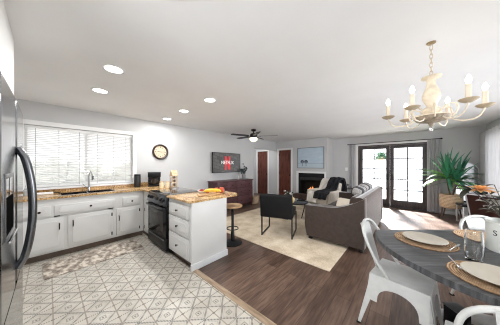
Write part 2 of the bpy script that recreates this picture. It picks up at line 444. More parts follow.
# kitchen window
def window_x(name, X, hole, out, mull, label):
    ya, yb, za, zb = hole; t = .075; fr = MB(); s = out
    x0, x1 = sorted((X, X-.018*s))
    for a in ((ya-t, ya, za-t, zb+t), (yb, yb+t, za-t, zb+t), (ya, yb, zb, zb+t)): fr.box(x0, x1, *a, .004)
    x2, x3 = sorted((X, X-.05*s)); fr.box(x2, x3, ya-t-.02, yb+t+.02, za-.03, za, .005)
    xo, xi = sorted((X+.05*s, X+.10*s))
    fr.box(xo, xi, ya, ya+.03, za, zb); fr.box(xo, xi, yb-.03, yb, za, zb); fr.box(xo, xi, ya+.03, yb-.03, za, za+.05); fr.box(xo, xi, ya+.03, yb-.03, zb-.05, zb)
    for y in mull: fr.box(xo, xi, y-.018, y+.018, za+.05, zb-.05)
    return struct(name, fr, TRIM, label)
window_x('window_1', XW, KW, -1, [.47], 'wide white framed kitchen window over the sink')
window_x('window_2', XR, RW, 1, [3.2, 4.4, 5.6], 'wide white framed window in the right wall')
fr = MB()
for a in ((BW[0]-.07, BW[0], BW[2]-.07, BW[3]+.07), (BW[1], BW[1]+.07, BW[2]-.07, BW[3]+.07), (BW[0], BW[1], BW[3], BW[3]+.07), (BW[0], BW[1], BW[2]-.07, BW[2])):
    fr.box(a[0], a[1], YB, YB+.018, a[2], a[3])
fr.box(.07, .13, YB-.1, YB-.05, BW[2], BW[3])
struct('window_added', fr, TRIM, 'unseen white framed window added behind the camera for daylight')  # window added out of view so more light enters
# venetian blind of the kitchen window
t = thing('window_blind', 'white horizontal slat blind over the kitchen sink', 'blind', (XW-.045, .4775, 2.015))
BWD = 1.46/2
MB().box(-.02, .025, -BWD, BWD, -.045, 0, .004).build('head_rail', TRIM, t)
SL = mat('blind_slat', (.88, .88, .87), .45, var=.01)
nt = SL.node_tree; tr = nt.nodes.new('ShaderNodeBsdfTranslucent'); tr.inputs[0].default_value = (.8, .8, .8, 1); mx = nt.nodes.new('ShaderNodeMixShader'); mx.inputs[0].default_value = .5
nt.links.new(nt.nodes['Principled BSDF'].outputs[0], mx.inputs[1]); nt.links.new(tr.outputs[0], mx.inputs[2]); nt.links.new(mx.outputs[0], nt.nodes['Material Output'].inputs[0])
b = MB()
for i in range(31):
    z = -.065-i*.0298
    b.box(-.022, .022, -BWD, BWD, -.0011, .0011, M=T(0, 0, z)@RY(math.radians(-30)))
b.build('slats', SL, t)
MB().box(-.02, .022, -BWD, BWD, -1.005, -.985, .004).build('bottom_rail', TRIM, t)
for y in (-.62, -.36, -.10, .15, .40, .62):
    MB().box(.0235, .0255, y-.003, y+.003, -.99, -.04).build('ladder_cord', mat('grey_cord', (.35, .35, .36), .8), t)

# ---------------------------------------------------------------- brown doors and french doors
def casing_y(name, x0, x1, zt, Y, w=.075, label=''):
    b = MB(); b.box(x0-w, x0, Y-.018, Y, 0, zt+w, .004); b.box(x1, x1+w, Y-.018, Y, 0, zt+w, .004); b.box(x0, x1, Y-.018, Y, zt, zt+w, .004)
    return struct(name, b, TRIM, label)
casing_y('trim_2', D1[0], D1[1], DH, YC, label='white casing of the hallway door')
casing_y('trim_3', D2[0], D2[1], DH, YC, label='white casing of the door beside the fireplace')
def panel_door(name, x0, x1, label):
    W = x1-x0; t = tag(thing(name, label, 'door', ((x0+x1)/2, YC+.05, 0)), kind='structure')
    b = MB(); hw = W/2-.004
    b.box(-hw, hw, -.012, .02, .008, DH-.006, .002)
    st = .10; 
    xs = ((-hw, -hw+st), (-.04, .04), (hw-st, hw))
    for a, c in xs: b.box(a, c, -.024, -.011, .008, DH-.006, .003)
    for z0, z1 in ((.008, .2), (.78, .92), (1.55, 1.66), (1.89, DH-.006)):
        for a, c in ((-hw+st, -.04), (.04, hw-st)): b.box(a, c, -.0235, -.011, z0, z1, .003)
    for z0, z1 in ((.24, .74), (.96, 1.51), (1.70, 1.85)):
        for a, c in ((-hw+st+.03, -.07), (.07, hw-st-.03)): b.box(a, c, -.02, -.011, z0, z1, .006)
    b.build('door_panel', DOORW, t)
    k = MB(); k.lathe([(.026, 0), (.026, .006), (.01, .01), (.01, .03), (.022, .036), (.028, .05), (.02, .062), (0, .066)], 16, M=T(hw-.05, -.024, .95)@RX(PI/2))
    k.build('door_knob', BRONZE, t)
    h = MB()
    for z in (.25, 1.0, 1.78): h.cyl((-hw+.002, -.026), .008, z, z+.09, 8)
    h.build('hinge', BRONZE, t)
panel_door('door_1', *D1, 'red brown panelled door in the hallway, left of the two')
panel_door('door_2', *D2, 'red brown panelled door next to the fireplace')
casing_y('trim_4', FD[0], FD[1], 2.06, YF, label='white casing of the french doors')
XM = (FD[0]+FD[1])/2
fj = MB(); fj.box(FD[0], FD[0]+.035, YF+.02, YF+.12, 0, 2.06); fj.box(FD[1]-.035, FD[1], YF+.02, YF+.12, 0, 2.06); fj.box(FD[0]+.035, FD[1]-.035, YF+.02, YF+.12, 2.025, 2.06); fj.box(FD[0]+.035, FD[1]-.035, YF+.02, YF+.12, 0, .02)
struct('door_frame', fj, FRENCH, 'dark brown frame of the french doors')
def french_leaf(name, x0, x1, hinge_left, label):
    t = tag(thing(name, label, 'door', ((x0+x1)/2, YF+.07, .022)), kind='structure'); hw = (x1-x0)/2-.002; Hh = 2.0; st = .10
    b = MB(); b.box(-hw, -hw+st, -.022, .022, 0, Hh, .004); b.box(hw-st, hw, -.022, .022, 0, Hh, .004)
    b.box(-hw+st, hw-st, -.022, .022, 0, .22, .004); b.box(-hw+st, hw-st, -.022, .022, Hh-.10, Hh, .004)
    b.build('door_panel', FRENCH, t)
    m = MB(); z0, z1 = .22, Hh-.10
    m.box(-.014, .014, -.016, .016, z0, z1)
    for i in range(1, 5):
        z = z0+(z1-z0)*i/5; m.box(-hw+st, hw-st, -.015, .015, z-.013, z+.013)
    m.build('muntin', FRENCH, t)
    MB().box(-hw+st, hw-st, -.003, .003, z0, z1).build('pane', m_pane(), t)
    s = 1 if hinge_left else -1
    k = MB(); k.box(s*(hw-.05)-.018, s*(hw-.05)+.018, -.03, -.021, .86, 1.06, .003); k.tube([(s*(hw-.05), -.028, .96), (s*(hw-.05), -.06, .96), (s*(hw-.16), -.062, .96)], .008)
    k.build('handle', BRONZE, t)
french_leaf('door_3', FD[0]+.035, XM, True, 'left dark framed french door with ten panes')
french_leaf('door_4', XM, FD[1]-.035, False, 'right dark framed french door with ten panes')

# ---------------------------------------------------------------- outside
PATIO = mat('pale_concrete', (.62, .61, .59), .9, var=.05)
struct('floor_patio', MB().box(-9, 8, YF+.22, 15, -.25, -.06), PATIO, 'pale patio slab outside the french doors')
t = thing('railing', 'pale blue grey patio railing seen through the french doors', 'railing', (-.4, 12.2, -.06))
RL = mat('pale_rail', (.55, .64, .70), .6)
MB().box(-5.5, 5.5, -.04, .04, .98, 1.04, .005).build('top_rail', RL, t)
MB().box(-5.5, 5.5, -.02, .02, .08, .13, .005).build('bottom_rail', RL, t)
b = MB()
for i in range(84):
    x = -5.45+i*.13; b.box(x-.015, x+.015, -.015, .015, .12, .99)
b.build('baluster', RL, t)['kind'] = 'stuff'
for x in (-5.4, -2.7, 0, 2.7, 5.4): MB().box(x-.05, x+.05, -.05, .05, 0, 1.12, .006).build('post', RL, t)
GREEN2 = mat('pale_leaf', (.16, .34, .22), .6, var=.2, scale=20)
t = thing('hanging_plant', 'leafy green plant hanging outside the left french door', 'plant', (-.86, 8.35, 1.62))
MB().lathe([(.05, -.06), (.10, -.05), (.13, .06), (.12, .06), (.0, .04)], 16).build('pot', mat('tan_pot', (.55, .42, .30), .8), t)
b = MB()
for i in range(190):
    b.leaf((random.uniform(-.06, .06), random.uniform(-.06, .06), .05), random.uniform(0, 2*PI), random.uniform(.1, 1.4), random.uniform(.18, .36), .02, random.uniform(.8, 2.6), 4)
b.build('foliage', GREEN2, t)
b = MB()
for k in range(3):
    a = k*2*PI/3; b.tube([(.12*math.cos(a), .12*math.sin(a), .06), (0, 0, .5)], .003, 5)
b.tube([(0, 0, .49), (0, 0, 1.3)], .003, 5)
b.build('cord', BLACK, t)
# the eave the plant hangs from
struct('ceiling_porch', MB().box(-3, 2.6, YF+.15, 8.9, 2.9, 3.0), TRIM, 'porch roof outside the french doors')

t_ = MB(); random.seed(3)
for i in range(260):
    t_.ball((random.uniform(-.45, .45), random.uniform(-3.2, 3.6), random.uniform(.15, 1.55)), random.uniform(.16, .32), n=7)
o_ = t_.build('hedge', mat('pale_hedge', (.50, .52, .46), .9, var=.3, scale=9), loc=(-8.2, .6, -.25)); tag(o_, 'pale hedge outside the kitchen window behind the blind', 'hedge')  # pale mottled grey green clumps
struct('floor_garden', MB().box(-14, XW-WT-.02, -12, 4, -.35, -.2), PATIO, 'pale ground outside the kitchen window')
random.seed(11)
# ---------------------------------------------------------------- recessed lights, vent, fan, chandelier
EM = mat('lamp_diffuser', (1, 1, 1), .5, var=0, emit=(1, 1, .99), estr=9)
def can_light(x, y, label):
    t = thing('ceiling_light', label, 'ceiling light', (x, y, H), group='recessed ceiling lights')
    MB().lathe([(.078, -.006), (.098, -.008), (.1, 0), (.074, 0)], 32, cap=False).build('trim_ring', TRIM, t)
    MB().lathe([(0, -.004), (.079, -.004), (.079, -.001), (0, -.001)], 32).build('diffuser', EM, t)
    lamp_area('bulb', (0, 0, -.012), (0, 0, 0), .15, .15, CANW, (1, 1, 1), parent=t, shape='DISK')
CANW = 12
can_light(-2.36, .46, 'round recessed light nearest the camera of those wholly in view, over the tile floor')
can_light(-3.18, .47, 'round recessed light nearest the kitchen window, leftmost of the ceiling lights')
can_light(-3.2, 1.70, 'round recessed light above the stove, left of the pair over the peninsula')
can_light(-2.36, 1.69, 'round recessed light above the fruit end of the peninsula, right of the pair')
can_light(-4.02, 1.74, 'recessed light closest to the kitchen wall near the clock')
can_light(-1.0, .47, 'recessed light cut by the top edge of the photo')
can_light(-5.2, 6.0, 'unseen recessed light added to brighten the little hallway beyond the dresser')  # added lamp, hidden by the header, to brighten the hall
t = thing('ceiling_vent', 'thin white vent in the ceiling in front of the french doors', 'vent', (-.35, 6.75, H))
MB().box(-.2, .2, -.07, .07, -.008, 0, .003).build('frame', TRIM, t)
b = MB()
for i in range(5): b.box(-.17, .17, -.05+i*.024, -.04+i*.024, -.011, -.008)
b.build('louvre', TRIM, t)

t = thing('ceiling_fan', 'black five blade ceiling fan with a lit white bowl', 'ceiling fan', (-3.39, 3.93, H))
MB().lathe([(.07, 0), (.072, -.03), (.05, -.05), (.016, -.055), (.016, -.11)], 24).build('mount', BLACK, t)
MB().lathe([(.03, -.10), (.09, -.12), (.105, -.16), (.105, -.22), (.08, -.25), (.03, -.25)], 28).build('motor', BLACK, t)
MB().lathe([(.11, -.245), (.115, -.262), (.095, -.315), (.05, -.34), (0, -.345)], 28).build('light_bowl', mat('lit_bowl', (1, .95, .85), .4, var=0, emit=(1, .86, .62), estr=2.2), t)
for k in range(5):
    a = YAW+math.radians(-8+72*k)
    b = MB(); b.prism([(.17, -.05), (.30, -.065), (.66, -.06), (.69, -.03), (.69, .03), (.66, .06), (.30, .065), (.17, .05)], -.004, .004, M=RZ(a)@T(0, 0, -.19)@RX(math.radians(9)))
    bl = b.build('blade', mat('black_blade', (.015, .014, .014), .45, var=.1), t)
    MB().box(.09, .22, -.02, .02, -.012, -.004, .002, M=RZ(a)@T(0, 0, -.19)@RX(math.radians(9))).build('bracket', BLACK, bl)

IVORY = mat('ivory_paint', (.80, .70, .55), .5, var=.10, scale=25)
t = thing('chandelier', 'ivory six arm candle chandelier hanging over the dining table', 'chandelier', (.12, 2.13, H))
Z0 = -H
MB().lathe([(0, 0), (.03, 0), (.028, -.008), (.008, -.014), (0, -.014)], 16).build('ceiling_hook', mat('aged_brass', (.35, .26, .14), .4, .7), t)
b = MB()
for i in range(7):
    z = -.02-i*.036; pts = [(.009*math.cos(q*2*PI/10), 0, z-.022+.024*math.sin(q*2*PI/10)) for q in range(10)]
    b.tube(pts, .0032, 6, closed=True, M=RZ(i*PI/2))
b.build('chain', mat('cream_chain', (.62, .52, .38), .5), t)
MB().lathe([(0, 2.125), (.02, 2.123), (.062, 2.112), (.064, 2.102), (.03, 2.088), (.026, 2.06), (.032, 2.03), (.050, 1.985), (.058, 1.955), (.054, 1.92), (.036, 1.885), (.03, 1.865), (.05, 1.85), (.058, 1.83), (.05, 1.81), (.035, 1.795), (.06, 1.79), (.108, 1.79), (.113, 1.778)], 28, (0, 0, Z0)).build('stem', IVORY, t)
MB().lathe([(.113, 1.778), (.106, 1.757), (.085, 1.74), (.05, 1.732), (.02, 1.725), (.012, 1.70), (0, 1.695)], 28, (0, 0, Z0)).build('bowl', mat('weathered_bowl', (.36, .29, .21), .6, var=.25, scale=40), t)
cb = MB(); cb.ball((0, 0, Z0+1.672), (.012, .012, .02), n=8); cb.build('crystal', GLASS, t)
for k in range(6):
    a = YAW+math.radians(23.5+60*k); M = RZ(a)
    pts = [(.04, 0, 1.80), (.08, 0, 1.775), (.13, 0, 1.735), (.18, 0, 1.722), (.235, 0, 1.727), (.262, 0, 1.75), (.280, 0, 1.785), (.285, 0, 1.805)]
    A = MB().tube([(x, y, z+Z0) for x, y, z in pts], .0048, 8, M=M).build('arm', IVORY, t)
    MB().lathe([(0, 1.80), (.018, 1.80), (.040, 1.812), (.05, 1.822), (.047, 1.826), (.012, 1.818)], 20, (.285, 0, Z0), M=M).build('drip_pan', mat('tan_pan', (.50, .40, .27), .5, var=.1), A)
    MB().lathe([(.015, 1.818), (.0145, 1.925), (.006, 1.927), (.006, 1.93)], 14, (.285, 0, Z0), M=M).build('candle_sleeve', mat('candle_ivory', (.85, .74, .60), .5, var=.04), A)
    MB().lathe([(.006, 1.928), (.013, 1.94), (.016, 1.952), (.012, 1.97), (.004, 1.985), (0, 1.99)], 12, (.285, 0, Z0), M=M).build('bulb', mat('lit_bulb', (1, .95, .85), .3, var=0, emit=(1, .90, .72), estr=14), A)
    pd = bpy.data.lights.new('bulb_light', 'POINT'); pd.energy = .04; pd.color = (1, .80, .55); pd.shadow_soft_size = .02; po = bpy.data.objects.new('bulb_light', pd); C.objects.link(po); po.parent = t; po.location = M@Vector((.285, 0, 2.02+Z0))
    sc_ = [(.05, 0, 1.80), (.075, 0, 1.84), (.11, 0, 1.862), (.145, 0, 1.85), (.155, 0, 1.815), (.145, 0, 1.78), (.125, 0, 1.755)]
    MB().tube([(x, y, z+Z0) for x, y, z in sc_], .0055, 7, M=RZ(a+PI/6)).build('scroll', IVORY, t)

# ---------------------------------------------------------------- kitchen: refrigerator
FX0, FX1, FYB, FYF = -2.08, -1.12, -.85, -.165     # body
t = thing('refrigerator', 'tall stainless steel refrigerator with water dispenser at the left edge', 'refrigerator', ((FX0+FX1)/2, FYB, 0))
cx = (FX0+FX1)/2
def fx(x): return x-cx
def fy(y): return y-FYB
MB().box(fx(FX0), fx(FX1), 0, fy(FYF), .02, 1.70, .01).build('body', mat('grey_case', (.12, .12, .125), .5), t)
def fridge_door(name, xa, xb, z0, z1):
    # gently bowed front
    n = 14; poly = []
    for i in range(n+1):
        u = i/n; x = xa+(xb-xa)*u; bow = .004*math.sin(PI*(x-FX0)/(FX1-FX0)); e = min(u, 1-u)*(xb-xa)
        r = .018; dip = 0 if e > r else r-math.sqrt(max(0, r*r-(r-e)**2))
        poly.append((fx(x), fy(-.122+bow-dip)))
    poly += [(fx(xb), fy(FYF+.004)), (fx(xa), fy(FYF+.004))]
    return MB().prism(poly, z0, z1).build(name, STEEL, t, angle=50)
mid = -1.60
dL = fridge_door('door', mid+.003, FX1, .735, 1.73)      # the door with the dispenser
dR = fridge_door('door', FX0, mid-.003, .735, 1.73)
dF = fridge_door('freezer_drawer', FX0, FX1, .06, .725)
def handle(parent, x, z0, z1, out):
    pts = []
    for i in range(15):
        u = i/14; pts.append((fx(x), fy(-.118)+out*(math.sin(PI*u)**.55), z0+(z1-z0)*u))
    M_ = MB().tube(pts, .0175, 12)
    M_.build('handle', STEELD, parent)
handle(dR, mid-.045, .80, 1.475, .056)
# dispenser
dx0, dx1 = -1.49, -1.23; df = -.1185
b = MB()
b.box(fx(dx0), fx(dx0)+.014, fy(df-.005), fy(df+.002), 1.06, 1.34, .004); b.box(fx(dx1)-.014, fx(dx1), fy(df-.005), fy(df+.002), 1.06, 1.34, .004)
b.box(fx(dx0)+.018, fx(dx1)-.018, fy(df-.005), fy(df+.002), 1.32, 1.34, .004); b.box(fx(dx0)+.018, fx(dx1)-.018, fy(df-.005), fy(df+.002), 1.06, 1.075, .004)
DB = b.build('dispenser_frame', STEELD, dL)
MB().box(fx(dx0)+.02, fx(dx1)-.02, fy(df-.004), fy(df+.0012), 1.075, 1.235, .0005).build('dispenser_cavity', mat('cavity_black', (.006, .006, .006), .9, var=0, spec=0), dL)
MB().box(fx(dx0)+.02, fx(dx1)-.02, fy(df-.004), fy(df+.0014), 1.24, 1.318, .0005).build('control_panel', mat('mirror_panel', (.5, .5, .52), .08, 1, var=0), dL)
MB().box(fx(dx0)+.01, fx(dx1)-.01, fy(df+.004), fy(df+.016), 1.05, 1.06, .003).build('drip_tray', CHROME, dL)

# ---------------------------------------------------------------- kitchen: base cabinets on the window wall
CF = -3.905      # cabinet face plane
def slab_front(y0, y1, z0, z1, clip=.03):
    """routed white front lying on the plane x = 0..; returns MB in local coords (x out of the cabinet)"""
    b = MB(); b.box(0, .019, y0, y1, z0, z1, .004)
    m = .045; a0, a1, c0, c1 = y0+m, y1-m, z0+m, z1-m
    if z1-z0 < .2: m2 = .028; c0, c1 = z0+m2, z1-m2
    k = min(clip, (c1-c0)*.3)
    poly = [(a0+k, c0), (a1-k, c0), (a1-k*.6, c0+k*.6), (a1, c0+k), (a1, c1-k), (a1-k*.6, c1-k*.6), (a1-k, c1), (a0+k, c1), (a0+k*.6, c1-k*.6), (a0, c1-k), (a0, c0+k), (a0+k*.6, c0+k*.6)]
    M = Matrix(((0, 0, 1, 0), (1, 0, 0, 0), (0, 1, 0, 0), (0, 0, 0, 1)))
    b.prism(poly, .0185, .0245, M=M, bev=.003)
    return b
def knob(parent, x, y, z, axis='x', s=1):
    M = T(x, y, z)@(RY(PI/2) if axis == 'x' else RX(PI/2))
    MB().lathe([(.007, 0), (.006, .012), (.015, .018), (.016, .024), (.011, .03), (0, .031)], 14, M=M).build('knob', BRONZE, parent)
def pull(parent, y, z, L=.09):
    MB().tube([(.022, y, z-L/2), (.045, y, z-L/2+.008), (.048, y, z), (.045, y, z+L/2-.008), (.022, y, z+L/2)], .0065, 8).build('handle', BRONZE, parent)
def hinges(parent, y, zs):
    for z in zs: MB().box(.0, .024, y-.008, y+.008, z-.028, z+.028, .003).build('hinge', BRONZE, parent)
def wall_cab(y0, y1, label):
    t = thing('base_cabinet', label, 'cabinet', (CF, (y0+y1)/2, 0), group='white base cabinets'); o = (y0+y1)/2
    b = MB(); b.box(-.59, 0, y0-o, y1-o, .10, .70); b.box(-.03, 0, y0-o, y1-o, .70, .879); b.box(-.59, -.56, y0-o, y1-o, .70, .879); b.build('body', CAB, t)
    MB().box(-.57, -.07, y0-o, y1-o, 0, .10).build('toe_kick', mat('brown_toe_kick', (.15, .11, .085), .7, var=.15), t)
    return t, o
t, o = wall_cab(-.60, .79, 'long white base cabinet under the sink with false drawer front')
f = slab_front(-.36-o, .02-o, .635, .785).build('drawer', CAB, t); knob(f, .024, -.09-o, .71)
f = slab_front(.055-o, .775-o, .635, .785).build('false_front', CAB, t); knob(f, .024, .455-o, .72)
for y in (.08, .72): MB().box(0, .022, y-o-.03, y-o+.03, .618, .628, .002).build('hinge', BRONZE, f)
f = slab_front(-.43-o, .145-o, .13, .60).build('door', CAB, t); pull(f, .105-o, .47)
f = slab_front(.195-o, .745-o, .13, .60).build('door', CAB, t); pull(f, .25-o, .48); hinges(f, .735-o, (.19, .52))
t, o = wall_cab(.79, 1.225, 'narrow white base cabinet in the corner left of the stove')
f = slab_front(.895-o, 1.165-o, .635, .785).build('drawer', CAB, t); knob(f, .024, 1.035-o, .71)
f = slab_front(.80-o, 1.175-o, .13, .60).build('door', CAB, t); pull(f, .835-o, .43); hinges(f, 1.163-o, (.19, .52))
# ---------------------------------------------------------------- stove
SX0, SX1, SY = -3.545, -2.785, 1.215
PY = 1.235    # peninsula carcass front
t = thing('corner_cabinet', 'white corner filler cabinet between the sink run and the stove', 'cabinet', (-3.72, PY, 0))
MB().box(-.18, .168, 0, .52, .10, .879).build('body', CAB, t)
MB().box(-.18, .168, .07, .50, 0, .10).build('toe_kick', MATS['brown_toe_kick'], t)
for z in (.16, .49): MB().box(-.12, -.10, -.004, 0, z, z+.06).build('hinge', BRONZE, t)
t = thing('stove', 'black slide-in electric stove with glass top and oven window', 'stove', ((SX0+SX1)/2, SY, 0)); hw = .375
MB().box(-hw, hw, .02, .56, .03, .895, .004).build('body', BLACK, t)
b = MB(); b.box(-hw, hw, -.012, .575, .895, .916, .005); b.build('cooktop', mat('cooktop_glass', (.02, .018, .016), .04, var=0, coat=.5), t)
for x, y, r in ((-.19, .17, .09), (.19, .17, .075), (-.19, .42, .075), (.19, .42, .1)): MB().lathe([(r-.003, .9162), (r, .9166), (r+.003, .9162)], 32, (x, y, 0), cap=False).build('burner_ring', mat('burner_grey', (.12, .12, .12), .3), t)
dr = MB().box(-hw+.006, hw-.006, -.022, .02, .235, .745, .008).build('oven_door', BLACKG, t)
MB().box(-.27, .27, -.0245, -.0215, .32, .64, .001).build('oven_window', mat('oven_window_glass', (.035, .032, .030), .10, var=0, spec=.2), dr)
MB().tube([(-.34, -.022, .70), (-.34, -.065, .705), (-.30, -.075, .705), (.30, -.075, .705), (.34, -.065, .705), (.34, -.022, .70)], .012, 10).build('handle', mat('black_satin', (.03, .032, .036), .18, var=0), dr)
drw = MB().box(-hw+.006, hw-.006, -.02, .02, .05, .222, .006).build('bottom_drawer', BLACK, t)
MB().box(-.30, .30, -.03, -.019, .195, .212, .004).build('handle', mat('grey_pull', (.16, .16, .165), .3, .5), drw)
M = Matrix(((0, 0, 1, 0), (1, 0, 0, 0), (0, 1, 0, 0), (0, 0, 0, 1)))
cp = MB().prism([(-.045, .755), (.02, .755), (.02, .893), (-.006, .893)], -hw, hw, M=M, bev=.004).build('control_panel', mat('panel_gloss', (.05, .056, .066), .12, .4, var=0), t)
tl = math.atan2(.039, .138)
for x in (-.30, -.20, .20, .30):
    MB().lathe([(.026, 0), (.024, .02), (.014, .024), (0, .025)], 18, M=T(x, -.027, .825)@RX(PI/2-tl)).build('knob', BLACK, cp)
MB().box(-.08, .08, -.002, .003, -.025, .025, .001, M=T(0, -.027, .825)@RX(-tl)).build('display', BLACKG, cp)

# peninsula cabinet
PX0, PX1, PYB = -2.775, -2.13, 1.815
t = thing('peninsula_cabinet', 'white three drawer peninsula cabinet right of the stove', 'cabinet', ((PX0+PX1)/2, PY, 0)); o = (PX0+PX1)/2
MB().box(PX0-o, PX1-o, 0, PYB-PY, .10, .879).build('body', CAB, t)
MB().box(PX0-o, PX1-o-.0, .07, PYB-PY, 0, .10).build('toe_kick', MATS['brown_toe_kick'], t)
MB().box(PX1-o, PX1-o+.014, -.005, PYB-PY+.006, .085, .879, .002).build('end_panel', CAB, t)
b = MB(); b.box(PX1-o, PX1-o+.03, -.012, PYB-PY+.02, 0, .085, .004); b.build('base_moulding', mat('grey_white_moulding', (.66, .67, .68), .4, var=.02), t)
Mf = Matrix(((0, 1, 0, 0), (-1, 0, 0, 0), (0, 0, 1, 0), (0, 0, 0, 1)))   # x-out fronts turned to face -y
def front_y(x0, x1, z0, z1):
    b = slab_front(x0, x1, z0, z1); bmesh.ops.transform(b.bm, matrix=Mf, verts=b.bm.verts[:]); return b
for z0, z1 in ((.655, .825), (.41, .63), (.115, .385)):
    f = front_y(PX0-o+.03, PX1-o-.045, z0, z1).build('drawer', CAB, t)
    knob(f, (PX0+PX1)/2-o-.01, -.024, (z0+z1)/2, 'y')
# worktops
def worktop(name, polys, label, extra=None):
    b = MB()
    for p in polys: b.prism(p, .881, .91, bev=.006)
    if extra: extra(b)
    return tag(b.build(name, GRANITE), label, 'worktop')
SKX0, SKX1, SKY0, SKY1 = -4.33, -3.98, .12, .80
def splash(b): b.box(XW, XW+.022, -.62, 1.80, .905, .985, .003)
yl = -.62
worktop('worktop', [[(XW, yl), (SKX0, yl), (SKX0, 1.80), (XW, 1.80)], [(SKX0, yl), (SKX1, yl), (SKX1, SKY0), (SKX0, SKY0)], [(SKX0, SKY1), (SKX1, SKY1), (SKX1, 1.80), (SKX0, 1.80)],
  [(SKX1, yl), (-3.88, yl), (-3.88, 1.195), (-3.552, 1.195), (-3.552, 1.80), (SKX1, 1.80)]], 'golden brown granite worktop with backsplash along the window wall', splash)
def arc(cx_, cy_, r, a0, a1, n=8): return [(cx_+r*math.cos(math.radians(a0+(a1-a0)*i/n)), cy_+r*math.sin(math.radians(a0+(a1-a0)*i/n))) for i in range(n+1)]
poly = [(-2.779, 1.197), (-2.115, 1.197), (-2.10, 1.212), (-2.10, 1.85)] + arc(-2.27, 1.92, .20, 0, 90, 10) + [(-2.779, 2.08)]
worktop('worktop', [poly], 'golden granite peninsula top with rounded end holding the fruit board')
worktop('worktop', [[(-3.545, 1.80), (-2.786, 1.80), (-2.786, 1.83), (-3.545, 1.83)]], 'narrow granite strip behind the stove')
# sink and faucet
t = thing('sink', 'stainless steel sink set in the granite below the window', 'sink', ((SKX0+SKX1)/2, (SKY0+SKY1)/2, .91)); sx = (SKX1-SKX0)/2; sy = (SKY1-SKY0)/2
b = MB(); b.box(-sx, -sx+.012, -sy, sy, -.18, -.002); b.box(sx-.012, sx, -sy, sy, -.18, -.002); b.box(-sx+.012, sx-.012, -sy, -sy+.012, -.18, -.002); b.box(-sx+.012, sx-.012, sy-.012, sy, -.18, -.002); b.box(-sx+.012, sx-.012, -sy+.012, sy-.012, -.18, -.17)
b.box(-sx+.012, sx-.012, -.01, .01, -.17, -.02)
b.build('basin', CHROME, t)
r_ = MB(); r_.box(-sx-.012, -sx+.008, -sy-.012, sy+.012, -.001, .003); r_.box(sx-.008, sx+.012, -sy-.012, sy+.012, -.001, .003); r_.box(-sx, sx, -sy-.012, -sy+.008, -.001, .003); r_.box(-sx, sx, sy-.008, sy+.012, -.001, .003)
r_.build('rim', CHROME, t)
t = thing('faucet', 'chrome gooseneck faucet behind the kitchen sink', 'faucet', (-4.40, .49, .91))
MB().lathe([(.03, 0), (.03, .008), (.02, .015), (.017, .09), (.013, .1)], 18).build('base', CHROME, t)
g = MB(); pts = [(0, 0, .09), (0, 0, .27)]+[(.085-.085*math.cos(PI*i/10), .02*i/10, .27+.085*math.sin(PI*i/10)) for i in range(1, 9)]+[(.185, .03, .255)]
g.tube(pts, .0115, 12); g.build('spout', CHROME, t)
MB().tube([(.183, .03, .27), (.198, .034, .205)], [.016, .019], 12).build('spray_head', STEELD, t)
MB().tube([(0, -.015, .06), (.0, -.06, .09), (.0, -.085, .13)], .006, 8).build('lever', CHROME, t)
# small things on the window-wall worktop
o_ = MB().box(-.10, .10, -.055, .055, 0, .028, .012, seg=3).build('folded_towel', mat('white_towel', (.86, .86, .86), .9, var=.03, bump=.2), loc=(-4.36, -.05, .91), rz=PI/2); tag(o_, 'folded white towel on the worktop left of the sink', 'towel')
t = thing('sponge_dish', 'small dark dish with sponge at the left edge of the sink', 'dish', (-4.40, .10-.0, .913))
MB().lathe([(.03, 0), (.045, .012), (.042, .012), (.028, .004), (0, .004)], 18).build('dish', BLACK, t); MB().box(-.025, .025, -.018, .018, .005, .024, .004).build('sponge', mat('brown_sponge', (.3, .2, .08), .9), t)
o_ = None
t = thing('soap_dispenser', 'clear soap bottle beside the refrigerator end of the worktop', 'soap bottle', (-4.36, -.235, .91))
MB().lathe([(.028, 0), (.03, .005), (.03, .085), (.012, .10), (.012, .11)], 16).build('bottle', mat('pale_soap', (.75, .82, .86), .1, var=0, trans=.7), t)
MB().tube([(0, 0, .108), (0, 0, .15), (.03, 0, .15)], .005, 8).build('pump', CHROME, t)
t = thing('canister', 'tall black cylinder on the worktop right of the kitchen window', 'canister', (-4.35, 1.26, .91))
MB().lathe([(.058, 0), (.062, .006), (.062, .235), (.058, .242)], 24).build('body', mat('black_canister', (.02, .021, .023), .3), t)
MB().lathe([(.058, .242), (.060, .25), (.058, .268), (.02, .272), (0, .272)], 24).build('lid', BLACK, t)
t = thing('coffee_maker', 'black coffee maker on the corner worktop', 'coffee maker', (-4.24, 1.56, .91), rz=math.radians(-20))
MB().box(-.11, .11, -.12, .12, 0, .04, .01).build('base', BLACK, t)
MB().box(-.11, -.03, -.12, .12, .04, .20, .008).build('water_tank', mat('smoked_tank', (.03, .03, .033), .12), t)
MB().box(-.115, .10, -.125, .125, .20, .295, .014).build('brew_head', BLACK, t)
MB().box(-.115, .06, -.13, .13, .295, .31, .006).build('lid', mat('black_satin2', (.035, .035, .038), .3), t)
ca = MB().lathe([(.05, .042), (.062, .06), (.064, .12), (.048, .165), (.05, .175)], 20, (.035, 0, 0)).build('carafe', mat('dark_glass', (.03, .02, .015), .05), t)
MB().tube([(.05, -.06, .155), (.06, -.115, .15), (.06, -.12, .09), (.05, -.065, .075)], .008, 8).build('handle', BLACK, ca)
